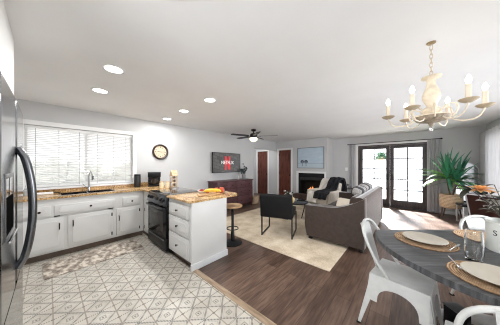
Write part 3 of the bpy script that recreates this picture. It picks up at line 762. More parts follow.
# tiered stand with jars behind the stove
t = thing('tiered_stand', 'wire stand with a wooden tower standing behind the stove', 'stand', (-3.645, 1.715, .91))
b = MB(); b.box(-.085, .085, -.065, .065, 0, .012, .003); b.build('base', mat('steel_tray', (.30, .28, .26), .35, .8, var=0), t)
WD = m_wood('pale_birch', (.45, .30, .17), (.62, .45, .28), (.72, .56, .38))
b = MB()
for x in (-.055, .055):
    for y in (-.045, .045): b.box(x-.007, x+.007, y-.007, y+.007, .012, .25)
for z in (.03, .105, .18, .245): b.box(-.065, .065, -.055, .055, z, z+.009)
b.prism([(-.075, .254), (.075, .254), (0, .36)], -.058, .058, M=Matrix(((1, 0, 0, 0), (0, 0, 1, 0), (0, 1, 0, 0), (0, 0, 0, 1))))
b.build('wooden_tower', WD, t)
cupm = mat('brown_cup', (.16, .08, .04), .5)
for z in (.039, .114, .189): MB().lathe([(.025, 0), (.036, .01), (.034, .048), (0, .048)], 14, (0, 0, z)).build('cup', cupm, t)
JG = mat('jar_cream', (.82, .68, .46), .25, var=.12, scale=40)
for x, y, lab in ((-3.775, 1.53, 'small cream filled glass jar at the left of the wooden tower'), (-3.70, 1.61, 'cream filled glass jar closest to the wooden tower')):
    t = thing('jar', lab, 'jar', (x, y, .91), group='jars beside the wooden tower')
    MB().lathe([(.040, 0), (.044, .006), (.044, .10), (.034, .115)], 18).build('body', JG, t)
    MB().lathe([(.035, .115), (.037, .118), (.037, .138), (0, .142)], 18).build('lid', WD, t)
# fruit board
t_ = thing('cutting_board', 'tan wooden board carrying fruit on the peninsula', 'board', (-2.38, 1.73, .91), rz=math.radians(104))
MB().box(-.19, .19, -.125, .125, 0, .016, .005).build('board', m_wood('acacia', (.26, .13, .05), (.45, .27, .12), (.58, .38, .19), (1, 7, 7)), t_)
MB().box(-.28, -.185, -.022, .022, .001, .015, .005).build('handle', MATS['acacia'], t_)
BAN = mat('banana_skin', (.86, .55, .05), .5, var=.12, scale=10)
labs = ['yellow banana nearest the camera in the bunch on the board', 'yellow banana in the middle of the bunch on the board', 'yellow banana lying behind the other two on the board']
for k in range(3):
    b = MB(); pts = []; rr = []
    for i in range(13):
        u = i/12; a = -1.05+2.1*u; pts.append((.105*math.sin(a), 0, .060*(math.cos(a)-.5))); rr.append((.004+.017*math.sin(PI*(.06+.88*u))**.5))
    b.tube(pts, rr, 10, M=RX(math.radians(-22+20*k))); o_ = b.build('banana', BAN, loc=(-2.385+.026*k, 1.70+.036*k, .952), rz=math.radians(42+5*k))
    tag(o_, labs[k], 'banana', 'bananas on the board')
RED = mat('apple_skin', (.42, .035, .02), .3, var=.3, scale=9, tint=(.55, .13, .05))
for (x, y, lab, r) in ((-2.415, 1.86, 'red apple on the board behind the bananas', .042), (-2.315, 1.885, 'red apple at the right, behind the bunch of bananas', .048), (-2.455, 1.71, 'red apple on the board left of the bananas', .036)):
    t = thing('apple', lab, 'apple', (x, y, .926), group='apples on the board')
    MB().lathe([(0, .006), (r*.5, 0), (r*.9, r*.5), (r, r*1.05), (r*.8, r*1.6), (r*.4, r*1.8), (0, r*1.62)], 18).build('flesh', RED, t)
    MB().tube([(0, 0, r*1.6), (.004, .003, r*2.15)], .0018, 6).build('stem', BRONZE, t)
t = thing('bowl', 'small white bowl of red berries beside the bananas', 'bowl', (-2.60, 1.70, .91))
MB().lathe([(.035, 0), (.05, .012), (.075, .042), (.071, .042), (.045, .016), (0, .012)], 24).build('dish', mat('white_ceramic', (.8, .79, .77), .25, var=.01), t)
b = MB()
for i in range(16):
    a = random.uniform(0, 2*PI); r = .05*math.sqrt(random.random()); b.ball((r*math.cos(a), r*math.sin(a), .040+random.uniform(-.008, .014)), .013, n=8)
o_ = b.build('berries', mat('berry_red', (.38, .03, .02), .3), loc=(-2.60, 1.70, .91)); tag(o_, 'heap of red berries in the small white bowl', 'berries', kind='stuff')
# wall clock
t = thing('wall_clock', 'round wall clock with dark rim and cream face', 'clock', (XW, 1.795, 1.69)); Mx = RY(PI/2)
MB().lathe([(.15, 0), (.185, .005), (.185, .03), (.17, .042), (.145, .03), (.14, .012)], 40, M=Mx, cap=False).build('rim', mat('dark_walnut', (.035, .02, .014), .35, var=.2), t)
MB().lathe([(0, .010), (.142, .010), (.142, .013), (0, .013)], 40, M=Mx).build('face', m_clockface(), t)
b = MB()
for k in range(12):
    a = k*PI/6; b.box(.0132, .0145, -.004 if k % 3 else -.006, .004 if k % 3 else .006, .095, .128, M=RX(a))
b.build('hour_marks', BLACK, t)
MB().box(.0146, .017, -.004, .004, -.02, .10, M=RX(math.radians(-86))).build('minute_hand', BLACK, t)
MB().box(.0172, .019, -.005, .005, -.02, .07, M=RX(math.radians(82))).build('hour_hand', BLACK, t)
# runner rug in front of the sink
o_ = MB().box(-.27, .27, -.55, .55, 0, .009, .003).build('runner_rug', RUNNER, loc=(-3.55, .50, .001), rz=math.radians(2)); tag(o_, 'mottled grey brown runner rug before the sink cabinets', 'rug')
# bar stool
t = thing('bar_stool', 'round wooden bar stool with black pedestal under the counter end', 'stool', (-2.36, 2.17, 0))
MB().lathe([(0, .635), (.15, .635), (.172, .645), (.175, .66), (.165, .672), (0, .675)], 32).build('seat', m_wood('stool_oak', (.28, .15, .07), (.43, .27, .14), (.55, .37, .2), (6, 1, 6)), t)
MB().lathe([(.17, 0), (.17, .012), (.10, .03), (.035, .05), (.032, .20), (.024, .21), (.022, .60), (.06, .634), (0, .634)], 28).build('pedestal', BLACK, t)
MB().tube([(.10*math.cos(a), .10*math.sin(a), .26) for a in [i*2*PI/24 for i in range(24)]], .009, 8, closed=True).build('foot_ring', BLACK, t)

# ---------------------------------------------------------------- living room
o_ = MB().box(-3.62, -.79, 2.41, 5.75, 0, .010, .004).build('area_rug', RUG); tag(o_, 'large beige mottled rug under the seating', 'rug')
# dresser
DX, DY0, DY1, DZ = -4.05, 3.14, 4.68, .90
t = thing('dresser', 'dark mahogany eight drawer dresser below the television', 'dresser', (DX, (DY0+DY1)/2, 0)); hy = (DY1-DY0)/2
MB().box(-.44, -.018, -hy+.015, hy-.015, .09, DZ-.03, .003).build('body', m_wood('mahogany_gap_shade', (.03, .010, .011), (.055, .018, .02), (.08, .028, .03), (6, .8, 6)), t)  # carcass colour darkened to paint shade into the drawer gaps
MB().box(-.455, .012, -hy, hy, DZ-.03, DZ, .005).build('top', DRESS, t)
for x in (-.42, -.06):
    for y in (-hy+.03, hy-.08): MB().box(x, x+.05, y, y+.05, 0, .095, .003).build('leg', DRESS, t)
def ddrawer(y0, y1, z0, z1):
    d = MB().box(-.02, .0, y0+.004, y1-.004, z0+.003, z1-.003, .006).build('drawer', DRESS, t)
    ks = ((y0+y1)/2,) if y1-y0 < .5 else (y0+.18, y1-.18)
    for y in ks: knob(d, 0, y, (z0+z1)/2)
wq = (2*hy-.03-.05)/4
for k in range(4): ddrawer(-hy+.025+k*(wq+.007), -hy+.025+k*(wq+.007)+wq, .665, .855)
for z0, z1 in ((.395, .65), (.12, .38)):
    ddrawer(-hy+.025, -.006, z0, z1); ddrawer(.006, hy-.025, z0, z1)
# tv
t = thing('television', 'wall mounted flat television showing a red streaming logo screen', 'television', (-4.42, 3.83, 1.45))
hy, hz = .58, .315
MB().box(-.02, .02, -hy, hy, -hz, hz, .006).build('casing', BLACK, t)
s_ = MB().box(.0202, .0215, -hy+.012, hy-.012, -hz+.016, hz-.012).build('screen', m_screen(), t)
MB().box(-.097, -.02, -.2, .2, -.15, .15, .01).build('wall_bracket', BLACK, t)
redm = mat('screen_red', (.02, .0, .0), .3, var=0, emit=(.85, .04, .05), estr=.85)
b = MB(); b.box(.0216, .0222, -.115, -.045, -.225, .205); b.box(.0216, .0222, .045, .115, -.225, .205); 
b.prism([(-.115, .205), (-.045, .205), (.115, -.225), (.045, -.225)], .0216, .0224, M=M)
b.build('red_emblem', redm, s_)
me = text_mesh('NETFLIX', .155, .0006); ob = bpy.data.objects.new('lettering', me); C.objects.link(ob); ob.parent = s_
me.materials.append(mat('screen_white', (.02, .02, .02), .3, var=0, emit=(1, 1, 1), estr=1))
ob.matrix_local = T(.0242, 0, 0)@M
ob.scale = (.9, 1.0, 1)
# vase and candle on dresser
t = thing('vase', 'grey ceramic vase with dark eucalyptus on the dresser', 'vase', (-4.25, 4.42, DZ))
MB().lathe([(.045, 0), (.06, .02), (.062, .14), (.05, .165), (.044, .165), (.05, .13), (0, .1)], 22).build('vessel', mat('grey_ceramic', (.22, .22, .225), .6, var=.1), t)
lf = MB()
EUC = mat('eucalyptus', (.035, .06, .06), .55, var=.2)
for k, (az, el, L) in enumerate(((2.2, 1.4, .38), (.6, 1.15, .26), (-.9, .95, .24), (3.6, 1.0, .26), (4.6, 1.2, .24), (1.4, 1.25, .30))):
    d = Vector((math.cos(az)*math.cos(el), math.sin(az)*math.cos(el), math.sin(el))); p0 = Vector((0, 0, .12))
    lf.tube([p0, p0+d*L*.5, p0+d*L], .003, 5)
    for i in range(5):
        q = p0+d*L*(.4+.15*i); lf.ball(q+Vector((random.uniform(-.03, .03), random.uniform(-.03, .03), random.uniform(-.015, .02))), (.034, .034, .020), n=8)
lf.build('foliage', EUC, t)
o_ = MB().lathe([(.04, 0), (.045, .005), (.045, .13), (.04, .135), (0, .135)], 20).build('candle_jar', mat('clear_grey', (.48, .47, .45), .2, var=.03), loc=(-4.28, 4.20, DZ)); tag(o_, 'pale grey candle jar left of the vase on the dresser', 'candle')
# basket on floor
t = thing('basket', 'tan woven basket on the floor past the end of the dresser', 'basket', (-4.18, 4.93, 0))
MB().lathe([(.10, 0), (.125, .02), (.14, .26), (.132, .26), (.118, .03), (0, .03)], 24).build('body', m_basket('tan_weave', (.30, .20, .12), (.62, .48, .34)), t)
for s in (-1, 1): MB().tube([(s*.135, -.04, .25), (s*.15, -.03, .30), (s*.15, .03, .30), (s*.135, .04, .25)], .007, 8).build('handle', MATS['tan_weave'], t)

# fireplace
t = thing('fireplace', 'black gas fireplace with burning logs in the grey wall', 'fireplace', (-2.91, YC, 0)); hw = .515
b = MB(); b.box(-hw, hw, .44, .46, .10, 1.06); b.box(-hw, -hw+.02, .002, .44, .10, 1.06); b.box(hw-.02, hw, .002, .44, .10, 1.06); b.box(-hw, hw, .002, .46, .10, .13); b.box(-hw, hw, .002, .46, 1.03, 1.06)
b.build('firebox', mat('firebox_black', (.015, .014, .013), .8, var=.1), t)
b = MB(); b.box(-hw, hw, -.006, .012, .76, 1.06, .003); b.box(-hw, hw, -.006, .012, .10, .22, .003); b.box(-hw, -hw+.09, -.006, .012, .22, .76, .003); b.box(hw-.09, hw, -.006, .012, .22, .76, .003)
b.build('front_plate', BLACK, t)
b = MB()
for i in range(5): b.box(-hw+.06, hw-.06, -.012, -.004, .80+i*.022, .81+i*.022)
b.build('louvre', mat('grey_louvre', (.05, .05, .05), .4), t)
LOG = m_wood('charred_log', (.03, .02, .015), (.10, .06, .04), (.22, .14, .09))
for (x0, y0, z0, x1, y1, z1, r) in ((-.25, .18, .27, .22, .12, .28, .045), (-.18, .12, .33, .28, .22, .38, .04), (-.05, .22, .36, .12, .08, .43, .035)):
    MB().tube([(x0, y0, z0), ((x0+x1)/2, (y0+y1)/2, (z0+z1)/2+.01), (x1, y1, z1)], r, 10).build('log', LOG, t)
b = MB()
for x, y, h, r in ((-.06, .13, .15, .045), (0.0, .17, .17, .05), (.07, .13, .11, .045), (-.13, .16, .10, .04)):
    b.lathe([(0, 0), (r, .03), (r*.85, h*.35), (r*.4, h*.7), (0, h)], 10, (x, y, .37))
b.build('flame', m_fire(), t)
b = MB(); b.box(-hw-.09, -hw, -.018, 0, .0, 1.13, .004); b.box(hw, hw+.05, -.018, 0, .0, 1.13, .004); b.box(-hw, hw, -.018, 0, 1.06, 1.13, .004)
b.build('surround', TRIM, t)
MB().box(-hw-.08, hw+.04, -.32, -.02, .0, .25, .008).build('hearth', mat('dark_brick', (.08, .045, .035), .8, var=.2), t)
# framed picture
t = thing('framed_picture', 'framed pale blue beach print with two palms above the fireplace', 'picture', (-2.93, YC, 1.655)); hw, hh = .53, .405
b = MB(); b.box(-hw, hw, -.03, 0, hh-.02, hh, .003); b.box(-hw, hw, -.03, 0, -hh, -hh+.02, .003); b.box(-hw, -hw+.02, -.03, 0, -hh+.02, hh-.02, .003); b.box(hw-.02, hw, -.03, 0, -hh+.02, hh-.02, .003)
b.build('frame', mat('grey_frame', (.20, .21, .22), .4), t)
pr = MB().box(-hw+.02, hw-.02, -.014, -.001, -hh+.02, hh-.02).build('print', m_art(), t)
for x in (-.33, -.17):
    b = MB(); b.box(x-.011, x+.011, -.0152, -.0142, -.33, -.15)
    for k in range(9):
        a = math.radians(-20+k*27.5); b.ball((x+.045*math.cos(a), -.0148, -.15+.045*math.sin(a)), (.03, .0006, .026), n=8)
    b.build('palm', mat('palm_ink', (.06, .08, .11), .7), pr)

# sofa: faces -X, back towards +X
t = thing('sofa', 'taupe grey velvet sofa with its back to the dining area', 'sofa', (-1.0, 4.33, 0)); hl = 1.12
x0, x1 = -.49, .465
MB().box(x0+.06, x1-.03, -hl+.12, hl-.12, .10, .30, .02).build('base', SOFA, t)
b = MB()
def sback(u, v):   # outer profile around the back, swept along y
    y = -hl+.02+(2*hl-.04)*u
    prof = [(.33, .30), (.305, .60), (.30, .80), (.33, .852), (.385, .865), (.435, .855), (.462, .81), (.465, .60), (.46, .30), (.455, .07), (.35, .07), (.33, .30)]
    k = v*(len(prof)-1); i = min(int(k), len(prof)-2); f_ = k-i
    return (prof[i][0]*(1-f_)+prof[i+1][0]*f_, y, prof[i][1]*(1-f_)+prof[i+1][1]*f_)
b.grid(sback, 6, 33)
for yy in (0, 1):
    b.bm.faces.new([b.bm.verts.new(sback(yy, j/33)) for j in range(33)])
bmesh.ops.remove_doubles(b.bm, verts=b.bm.verts[:], dist=.0005)
b.build('backrest', SOFA, t)
for s, nm in ((-1, 'arm'), (1, 'arm')):
    # swooping arm: side profile in xz extruded in y
    top = []
    for i in range(21):
        u = i/20; x = x0+(x1-x0)*u
        z = .635+.03*u+.19*max(0, (u-.45)/.55)**1.8
        top.append((x, z))
    poly = [(x0+.02, .07), (x1-.006, .07)]+[(x1, .3)]+top[::-1]+[(x0, .3)]
    poly = [p for p in poly]
    ya, yb = (-hl-.02, -hl+.16) if s < 0 else (hl-.16, hl+.02)
    Mp = Matrix(((1, 0, 0, 0), (0, 0, 1, 0), (0, 1, 0, 0), (0, 0, 0, 1)))
    MB().prism(poly, ya, yb, M=Mp, bev=.028).build('arm', SOFA, t)
for k in range(2):
    y0 = -hl+.17+k*(hl-.17); MB().box(x0+.01, .24, y0+.004, y0+hl-.174, .30, .46, .045, seg=4).build('seat_cushion', SOFA, t)
for k in range(2):
    y0 = -hl+.17+k*(hl-.17)
    MB().box(-.11, .11, .006, hl-.176, 0, .40, .07, seg=4, M=T(.24, y0, .44)@RY(math.radians(14))).build('back_cushion', SOFA, t)
for x in (x0+.05, x1-.09):
    for y in (-hl+.03, hl-.09): MB().box(x, x+.06, y, y+.06, .0105, .08, .004).build('leg', BLACK, t)
STR = m_stripes()
def bolster(y, L, lab, rot=0, lift=0.0):
    b = MB(); b.box(-.10, .10, -L/2, L/2, -.09, .09, .085, seg=5)
    o_ = b.build('striped_pillow', STR, loc=(-1.0+.24, y, .875+lift), rz=rot); o_.rotation_euler.y = math.radians(20); tag(o_, lab, 'pillow', 'striped pillows on the sofa')
bolster(4.02, .46, 'grey and black striped pillow nearest the dining table on the sofa back')
bolster(4.62, .50, 'grey and black striped pillow farther along the sofa back', lift=.015)
CREAM = mat('cream_cotton', (.74, .66, .55), .9, var=.05, bump=.2)
o_ = MB().box(-.055, .055, -.17, .17, -.17, .17, .05, seg=4).build('cushion', CREAM, loc=(-.86, 3.45, .62), rz=math.radians(70)); o_.rotation_euler.y = math.radians(24); tag(o_, 'cream cushion leaning inside the near arm of the sofa', 'cushion')

# black armchair seen from behind
hd = math.atan2(.49, -.175)    # heading
t = thing('armchair', 'low black leather chair with thin black metal frame seen from behind', 'chair', (-2.0, 3.13, .0105), rz=hd-PI/2)
wl_, dp = .29, .26
for s, nm in ((-1, 0), (1, 0)):
    f = MB(); q = .011
    f.box(s*wl_-q, s*wl_+q, -dp-q, -dp+q, 0, .40); f.box(s*wl_-q, s*wl_+q, dp-q, dp+q, 0, .40); f.box(s*wl_-q, s*wl_+q, -dp+q, dp-q, 0, .022); f.box(s*wl_-q, s*wl_+q, -dp+q, dp-q, .378, .40)
    f.build('side_frame', BLACK, t)
f = MB(); f.box(-wl_+.011, wl_-.011, -dp-.011, -dp+.011, .378, .40); f.box(-wl_+.011, wl_-.011, dp-.011, dp+.011, .378, .40); f.build('cross_bar', BLACK, t)
MB().box(-.285, .285, -.25, .29, .40, .50, .025, seg=3).build('seat', LEATHERB, t)
MB().box(-.305, .305, -.05, .05, 0, .44, .025, seg=3, M=T(0, -.27, .375)@RX(math.radians(7))).build('backrest', LEATHERB, t)

# coffee table
t = thing('coffee_table', 'round dark coffee table with wire legs on the beige rug', 'table', (-2.32, 4.2, .0105))
MB().lathe([(0, .415), (.40, .415), (.41, .422), (.41, .436), (.40, .442), (0, .442)], 40).build('tabletop', mat('smoked_top', (.03, .032, .035), .1), t)
for k in range(3):
    a = k*2*PI/3+.5; MB().tube([(.36*math.cos(a-.25), .36*math.sin(a-.25), .414), (.25*math.cos(a-.1), .25*math.sin(a-.1), .006), (.25*math.cos(a+.1), .25*math.sin(a+.1), .006), (.36*math.cos(a+.25), .36*math.sin(a+.25), .414)], .007, 8).build('leg', BLACK, t)
t = thing('flower_bowl', 'dark bowl of white flowers on the coffee table', 'flowers', (-2.46, 4.28, .4525))
MB().lathe([(.04, 0), (.07, .02), (.09, .07), (.083, .07), (.06, .03), (0, .03)], 20).build('bowl', BLACK, t)
b = MB(); b2 = MB()
for i in range(26):
    a = random.uniform(0, 2*PI); r = random.uniform(.02, .14); z = .13+random.uniform(0, .10)
    (b if i % 3 else b2).ball((r*math.cos(a), r*math.sin(a), z), (.022, .022, .014), n=7)
    b.tube([(0, 0, .05), (r*math.cos(a), r*math.sin(a), z)], .002, 5)
b.build('foliage', mat('dark_sage', (.07, .09, .06), .6, var=.2), t); b2.build('petals', mat('white_petal', (.8, .8, .76), .7), t)
o_ = MB().lathe([(.05, 0), (.075, .03), (.085, .075), (.075, .12), (.04, .15), (.0, .155)], 22).build('pumpkin', mat('cream_yellow', (.80, .60, .28), .5, var=.12), loc=(-2.20, 3.96, .4525)); tag(o_, 'small cream yellow round ornament on the coffee table edge', 'ornament')

# cream chair by the fire with throws
hd = math.radians(256)
t = thing('armchair', 'cream upholstered armchair beside the fireplace under two throws', 'chair', (-2.10, 5.86, .0105), rz=hd)
CH = mat('cream_upholstery', (.62, .57, .50), .9, var=.05, bump=.2)
# local +x = facing direction
MB().box(-.33, .36, -.33, .33, .16, .44, .05, seg=4).build('seat', CH, t)
MB().box(-.08, .08, -.33, .33, 0, .53, .06, seg=4, M=T(-.33, 0, .28)@RY(math.radians(-12))).build('backrest', CH, t)
for s in (-1, 1):
    MB().box(-.33, .30, s*.36-.06, s*.36+.06, .14, .58, .05, seg=4).build('arm', CH, t)
for x in (-.28, .28):
    for y in (-.27, .27): MB().lathe([(.018, 0), (.026, .17)], 12, (x, y, 0)).build('leg', BRONZE, t)
M2 = T(-2.10, 5.86, .0105)@RZ(hd)
def throw(name, mt, pts, y0, y1, label, wav=.012, th=.03):
    def f(u, v):
        k = v*(len(pts)-1); i = min(int(k), len(pts)-2); q = k-i; q = q*q*(3-2*q) if False else q
        p = Vector(pts[i]).lerp(Vector(pts[i+1]), q)
        return (p.x+wav*math.sin(u*19+v*5), y0+(y1-y0)*u+.02*math.sin(v*9), p.y+wav*.6*math.sin(u*15+v*9))
    b = MB(); b.grid(f, 18, 30, thick=th)
    o_ = b.build(name, mt); o_.matrix_world = M2; tag(o_, label, 'throw'); return o_
throw('throw_blanket', mat('cream_knit', (.80, .76, .69), .95, var=.06, bump=.5, bscale=90), [(-.60, .50), (-.58, .70), (-.51, .865), (-.42, .88), (-.34, .81), (-.26, .62), (-.20, .52), (0, .485), (.25, .485), (.39, .47), (.42, .40), (.43, .22)], -.31, .02, 'cream knitted throw draped over the armchair by the fireplace')
throw('throw_blanket', mat('black_knit', (.012, .013, .017), .95, var=.3, bump=.8, bscale=50), [(-.64, .45), (-.60, .72), (-.52, .90), (-.42, .915), (-.32, .83), (-.23, .65), (-.15, .56), (.05, .53), (.30, .525), (.43, .50), (.46, .36)], -.03, .36, 'black chunky throw lying over the right half of the cream armchair', wav=.02, th=.05)
# side table behind
t = thing('side_table', 'small black side table with cups against the wall behind the sofa', 'table', (-1.72, 7.0, 0))
MB().lathe([(0, .55), (.22, .55), (.225, .56), (.22, .57), (0, .57)], 28).build('tabletop', BLACK, t)
MB().lathe([(.15, 0), (.15, .015), (.02, .03), (.018, .55)], 20).build('pedestal', BLACK, t)
for (x, y, lab) in ((-1.78, 6.97, 'dark cup at the left on the small side table'), (-1.66, 7.02, 'dark cup at the right on the small side table')):
    t = thing('cup', lab, 'cup', (x, y, .57), group='cups on the side table')
    MB().lathe([(.025, 0), (.02, .01), (.008, .02), (.008, .06), (.04, .08), (.045, .14), (.041, .14), (.03, .085), (0, .08)], 16).build('goblet', mat('grey_glass', (.12, .12, .13), .15), t)
# curtains at the french doors
def curtain(name, mt, path_fn, n, z0, z1, label, th=.012):
    b = MB(); b.grid(lambda u, v: (*path_fn(u, v), z0+(z1-z0)*v), n, 8, thick=th)
    return tag(b.build(name, mt), label, 'curtain')
GREYC = mat('grey_linen', (.50, .50, .51), .9, var=.04, scale=30)
curtain('curtain', GREYC, lambda u, v: (-1.665+.13*u, YF-.075+.028*math.sin(u*4*PI)), 40, .02, 2.10, 'narrow grey curtain left of the french doors')
curtain('curtain', GREYC, lambda u, v: (.34+.28*u, YF-.08+.035*math.sin(u*8*PI+v*.4)), 80, .02, 2.10, 'grey linen curtain right of the french doors behind the palm')
t = thing('curtain_rod', 'thin dark curtain rod above the french doors', 'curtain rod', (-.55, YF-.08, 2.125))
MB().tube([(-1.20, 0, 0), (1.16, 0, 0)], .011, 10).build('rod', BRONZE, t)
for s in (-1.21, 1.17): MB().ball((s, 0, 0), .024, n=10).build('finial', BRONZE, t)
for s in (-1.0, 1.05): MB().box(s-.008, s+.008, 0, .08, -.01, .01).build('bracket', BRONZE, t)
# light switch plate
o_ = MB().box(-.04, .04, -.008, 0, -.06, .06, .003).build('light_switch', TRIM, loc=(-1.83, YF, 1.22)); tag(o_, 'white switch plate on the wall left of the french doors', 'switch')

# right wall curtain
SHEER = mat('white_sheer', (.86, .86, .86), .9, var=.02, trans=0)
nt = SHEER.node_tree; pb = nt.nodes['Principled BSDF']; out = nt.nodes['Material Output']
tr = nt.nodes.new('ShaderNodeBsdfTranslucent'); tr.inputs[0].default_value = (.85, .85, .86, 1); mx = nt.nodes.new('ShaderNodeMixShader'); mx.inputs[0].default_value = .6
nt.links.new(pb.outputs[0], mx.inputs[1]); nt.links.new(tr.outputs[0], mx.inputs[2]); nt.links.new(mx.outputs[0], out.inputs[0])
tC = curtain('curtain', SHEER, lambda u, v: (XR-.10+.04*math.sin(u*17*PI), 5.45+1.93*u), 150, .05, 2.17, 'white eyelet curtain over the window in the right wall', th=.004)
t = thing('curtain_rod', 'dark curtain rod threaded through the white eyelet curtain', 'curtain rod', (XR-.10, 4.4, 2.105))
MB().tube([(0, -2.5, 0), (0, 3.02, 0)], .012, 10).build('rod', BRONZE, t)
for s in (-2.4, 0, 3.0): MB().box(0, .10, s-.008, s+.008, -.01, .01).build('bracket', BRONZE, t)
ey = MB()
for i in range(17):
    u = (i+.5)/17; y = 5.45+1.93*u; k = math.cos(u*17*PI); 
    ey.tube([(XR-.10+.022*math.cos(q*2*PI/16)*0+.004*math.sin(q*2*PI/16)*0, y+.024*math.cos(q*2*PI/16), 2.105+.024*math.sin(q*2*PI/16)) for q in range(16)], .007, 7, closed=True, M=None)
ey.build('eyelets', mat('dark_ring', (.05, .05, .055), .3, .8, var=0), tC)
t = thing('window_blind', 'white slat blind behind the curtain in the right wall', 'blind', (XR+.03, 4.4, 2.035))
b = MB()
for i in range(24): b.box(-.02, .02, -2.36, 2.36, -.0012, .0012, M=T(0, 0, -.07-i*.062)@RY(math.radians(15)))
b.build('slats', SL, t); MB().box(-.025, .02, -2.37, 2.37, -.045, 0, .003).build('head_rail', TRIM, t)

# palm in basket planter
t = thing('potted_palm', 'spiky green palm in a woven basket planter on wooden legs', 'plant', (.75, 6.95, 0))
BK = m_basket('seagrass', (.38, .26, .15), (.78, .60, .40), 28)
MB().lathe([(0, .27), (.17, .27), (.20, .29), (.215, .45), (.215, .62), (.20, .62), (.19, .57), (0, .57)], 32).build('basket', BK, t)
MB().lathe([(0, .572), (.188, .572), (.17, .578), (0, .584)], 24).build('soil', SOILM, t)
for k in range(4):
    a = k*PI/2+.5; MB().tube([(.14*math.cos(a), .14*math.sin(a), .40), (.24*math.cos(a), .24*math.sin(a), 0)], [.017, .011], 10).build('leg', m_wood('walnut_leg', (.06, .03, .018), (.12, .065, .04), (.18, .1, .06)) if 'walnut_leg' not in MATS else MATS['walnut_leg'], t)
st = MB(); st.tube([(0, 0, .57), (-.04, -.02, .80), (-.07, -.03, 1.02)], [.022, .02, .017], 10); st.tube([(.03, .02, .57), (.08, .0, .8), (.10, -.02, .95)], [.018, .017, .015], 10)
st.build('trunk', mat('palm_trunk', (.16, .11, .07), .9, var=.25, scale=30), t)
PALM = mat('palm_leaf', (.05, .27, .12), .42, var=.3, scale=3, tint=(.03, .16, .10))
PALML = mat('palm_leaf_light', (.20, .48, .08), .45, var=.25, scale=4)
fr_ = MB(); fl = MB()
def limit(px, py): return True
for i in range(84):
    c0 = ((-.07, -.03, 1.02), (.10, -.02, .95))[i % 2]
    az = random.uniform(0, 2*PI); el = random.uniform(-.25, 1.45)
    L = random.uniform(.55, .86)
    reach = L*.9*math.cos(max(0, el-.3)); wy = 6.95+c0[1]+reach*math.sin(az)
    if wy > YF-.13: L *= max(.32, (YF-.13-6.95-c0[1])/max(.05, reach*math.sin(az)))
    wx = .74+c0[0]+reach*math.cos(az)
    if wx > XR-.2: L *= max(.4, (XR-.2-.74-c0[0])/max(.05, reach*math.cos(az)))
    (fl if i % 4 == 0 and el < .7 else fr_).leaf(c0, az, el, L, random.uniform(.022, .032), random.uniform(.5, 1.5) if el < 1 else random.uniform(.1, .5), 8)
fr_.build('foliage', PALM, t); fl.build('foliage', PALML, t)
# arched mirror
t = thing('arched_mirror', 'tall white arched panel leaning on the wall right of the palm', 'mirror', (1.08, YF-.03, 0))
def arch(wd, h, n=14): return [(-wd, 0), (wd, 0)]+[(wd*math.cos(PI*i/n), h-wd+wd*math.sin(PI*i/n)) for i in range(n+1)]
Ma = T(0, -.15, .005)@RX(math.radians(-4.5))@Matrix(((1, 0, 0, 0), (0, 0, 1, 0), (0, 1, 0, 0), (0, 0, 0, 1)))
MB().prism(arch(.21, 1.44), 0, .022, M=Ma, bev=.004).build('frame', TRIM, t)
MB().prism(arch(.19, 1.42), -.003, .0, M=Ma).build('glass', mat('mirror_glass', (.82, .83, .84), .06, 1, var=0), t)
# black chair behind palm
t = thing('side_chair', 'small black chair between the palm and the white curtain', 'chair', (1.02, 6.62, 0), rz=math.radians(190))
MB().box(-.19, .19, -.19, .19, .40, .45, .015).build('seat', BLACK, t)
MB().box(-.20, -.17, -.19, .19, .58, .78, .01).build('backrest', BLACK, t)
for y in (-.17, .17): MB().box(-.195, -.175, y-.01, y+.01, 0, .70, .003).build('leg', BLACK, t)
for y in (-.17, .17): MB().box(.155, .175, y-.01, y+.01, 0, .41, .003).build('leg', TRIM, t)

# ---------------------------------------------------------------- dining
TX, TY = .515, 2.139
t = thing('dining_table', 'grey washed plank dining table with a rounded end', 'table', (TX, TY, 0), rz=YAW)
R_ = .775; cut = .50      # local x along the planks, far side cut straight
fr_r = .13; fxc = math.sqrt((R_-fr_r)**2-(cut-fr_r)**2); a0 = math.degrees(math.atan2(cut-fr_r, fxc))
outl = arc(0, 0, R_, 180-a0, 360+a0, 60)+arc(fxc, cut-fr_r, fr_r, a0, 90, 8)[1:]+arc(-fxc, cut-fr_r, fr_r, 90, 180-a0, 8)[:-1]
MB().prism(outl, .712, .75, bev=.005).build('tabletop', TABLETOP, t)
WB = mat('white_base', (.70, .70, .69), .4, var=.04)
MB().lathe([(.30, .69), (.30, .712), (.09, .712)], 28, cap=True).build('apron', WB, t)
MB().lathe([(.11, .15), (.12, .20), (.075, .28), (.085, .42), (.11, .50), (.07, .56), (.09, .69)], 24).build('pedestal', WB, t)
for k in range(4):
    a = k*PI/2+.35; MB().tube([(.06*math.cos(a), .06*math.sin(a), .22), (.2*math.cos(a), .2*math.sin(a), .17), (.36*math.cos(a), .36*math.sin(a), .07), (.46*math.cos(a), .46*math.sin(a), .03)], [.05, .045, .035, .03], 10).build('foot', WB, t)

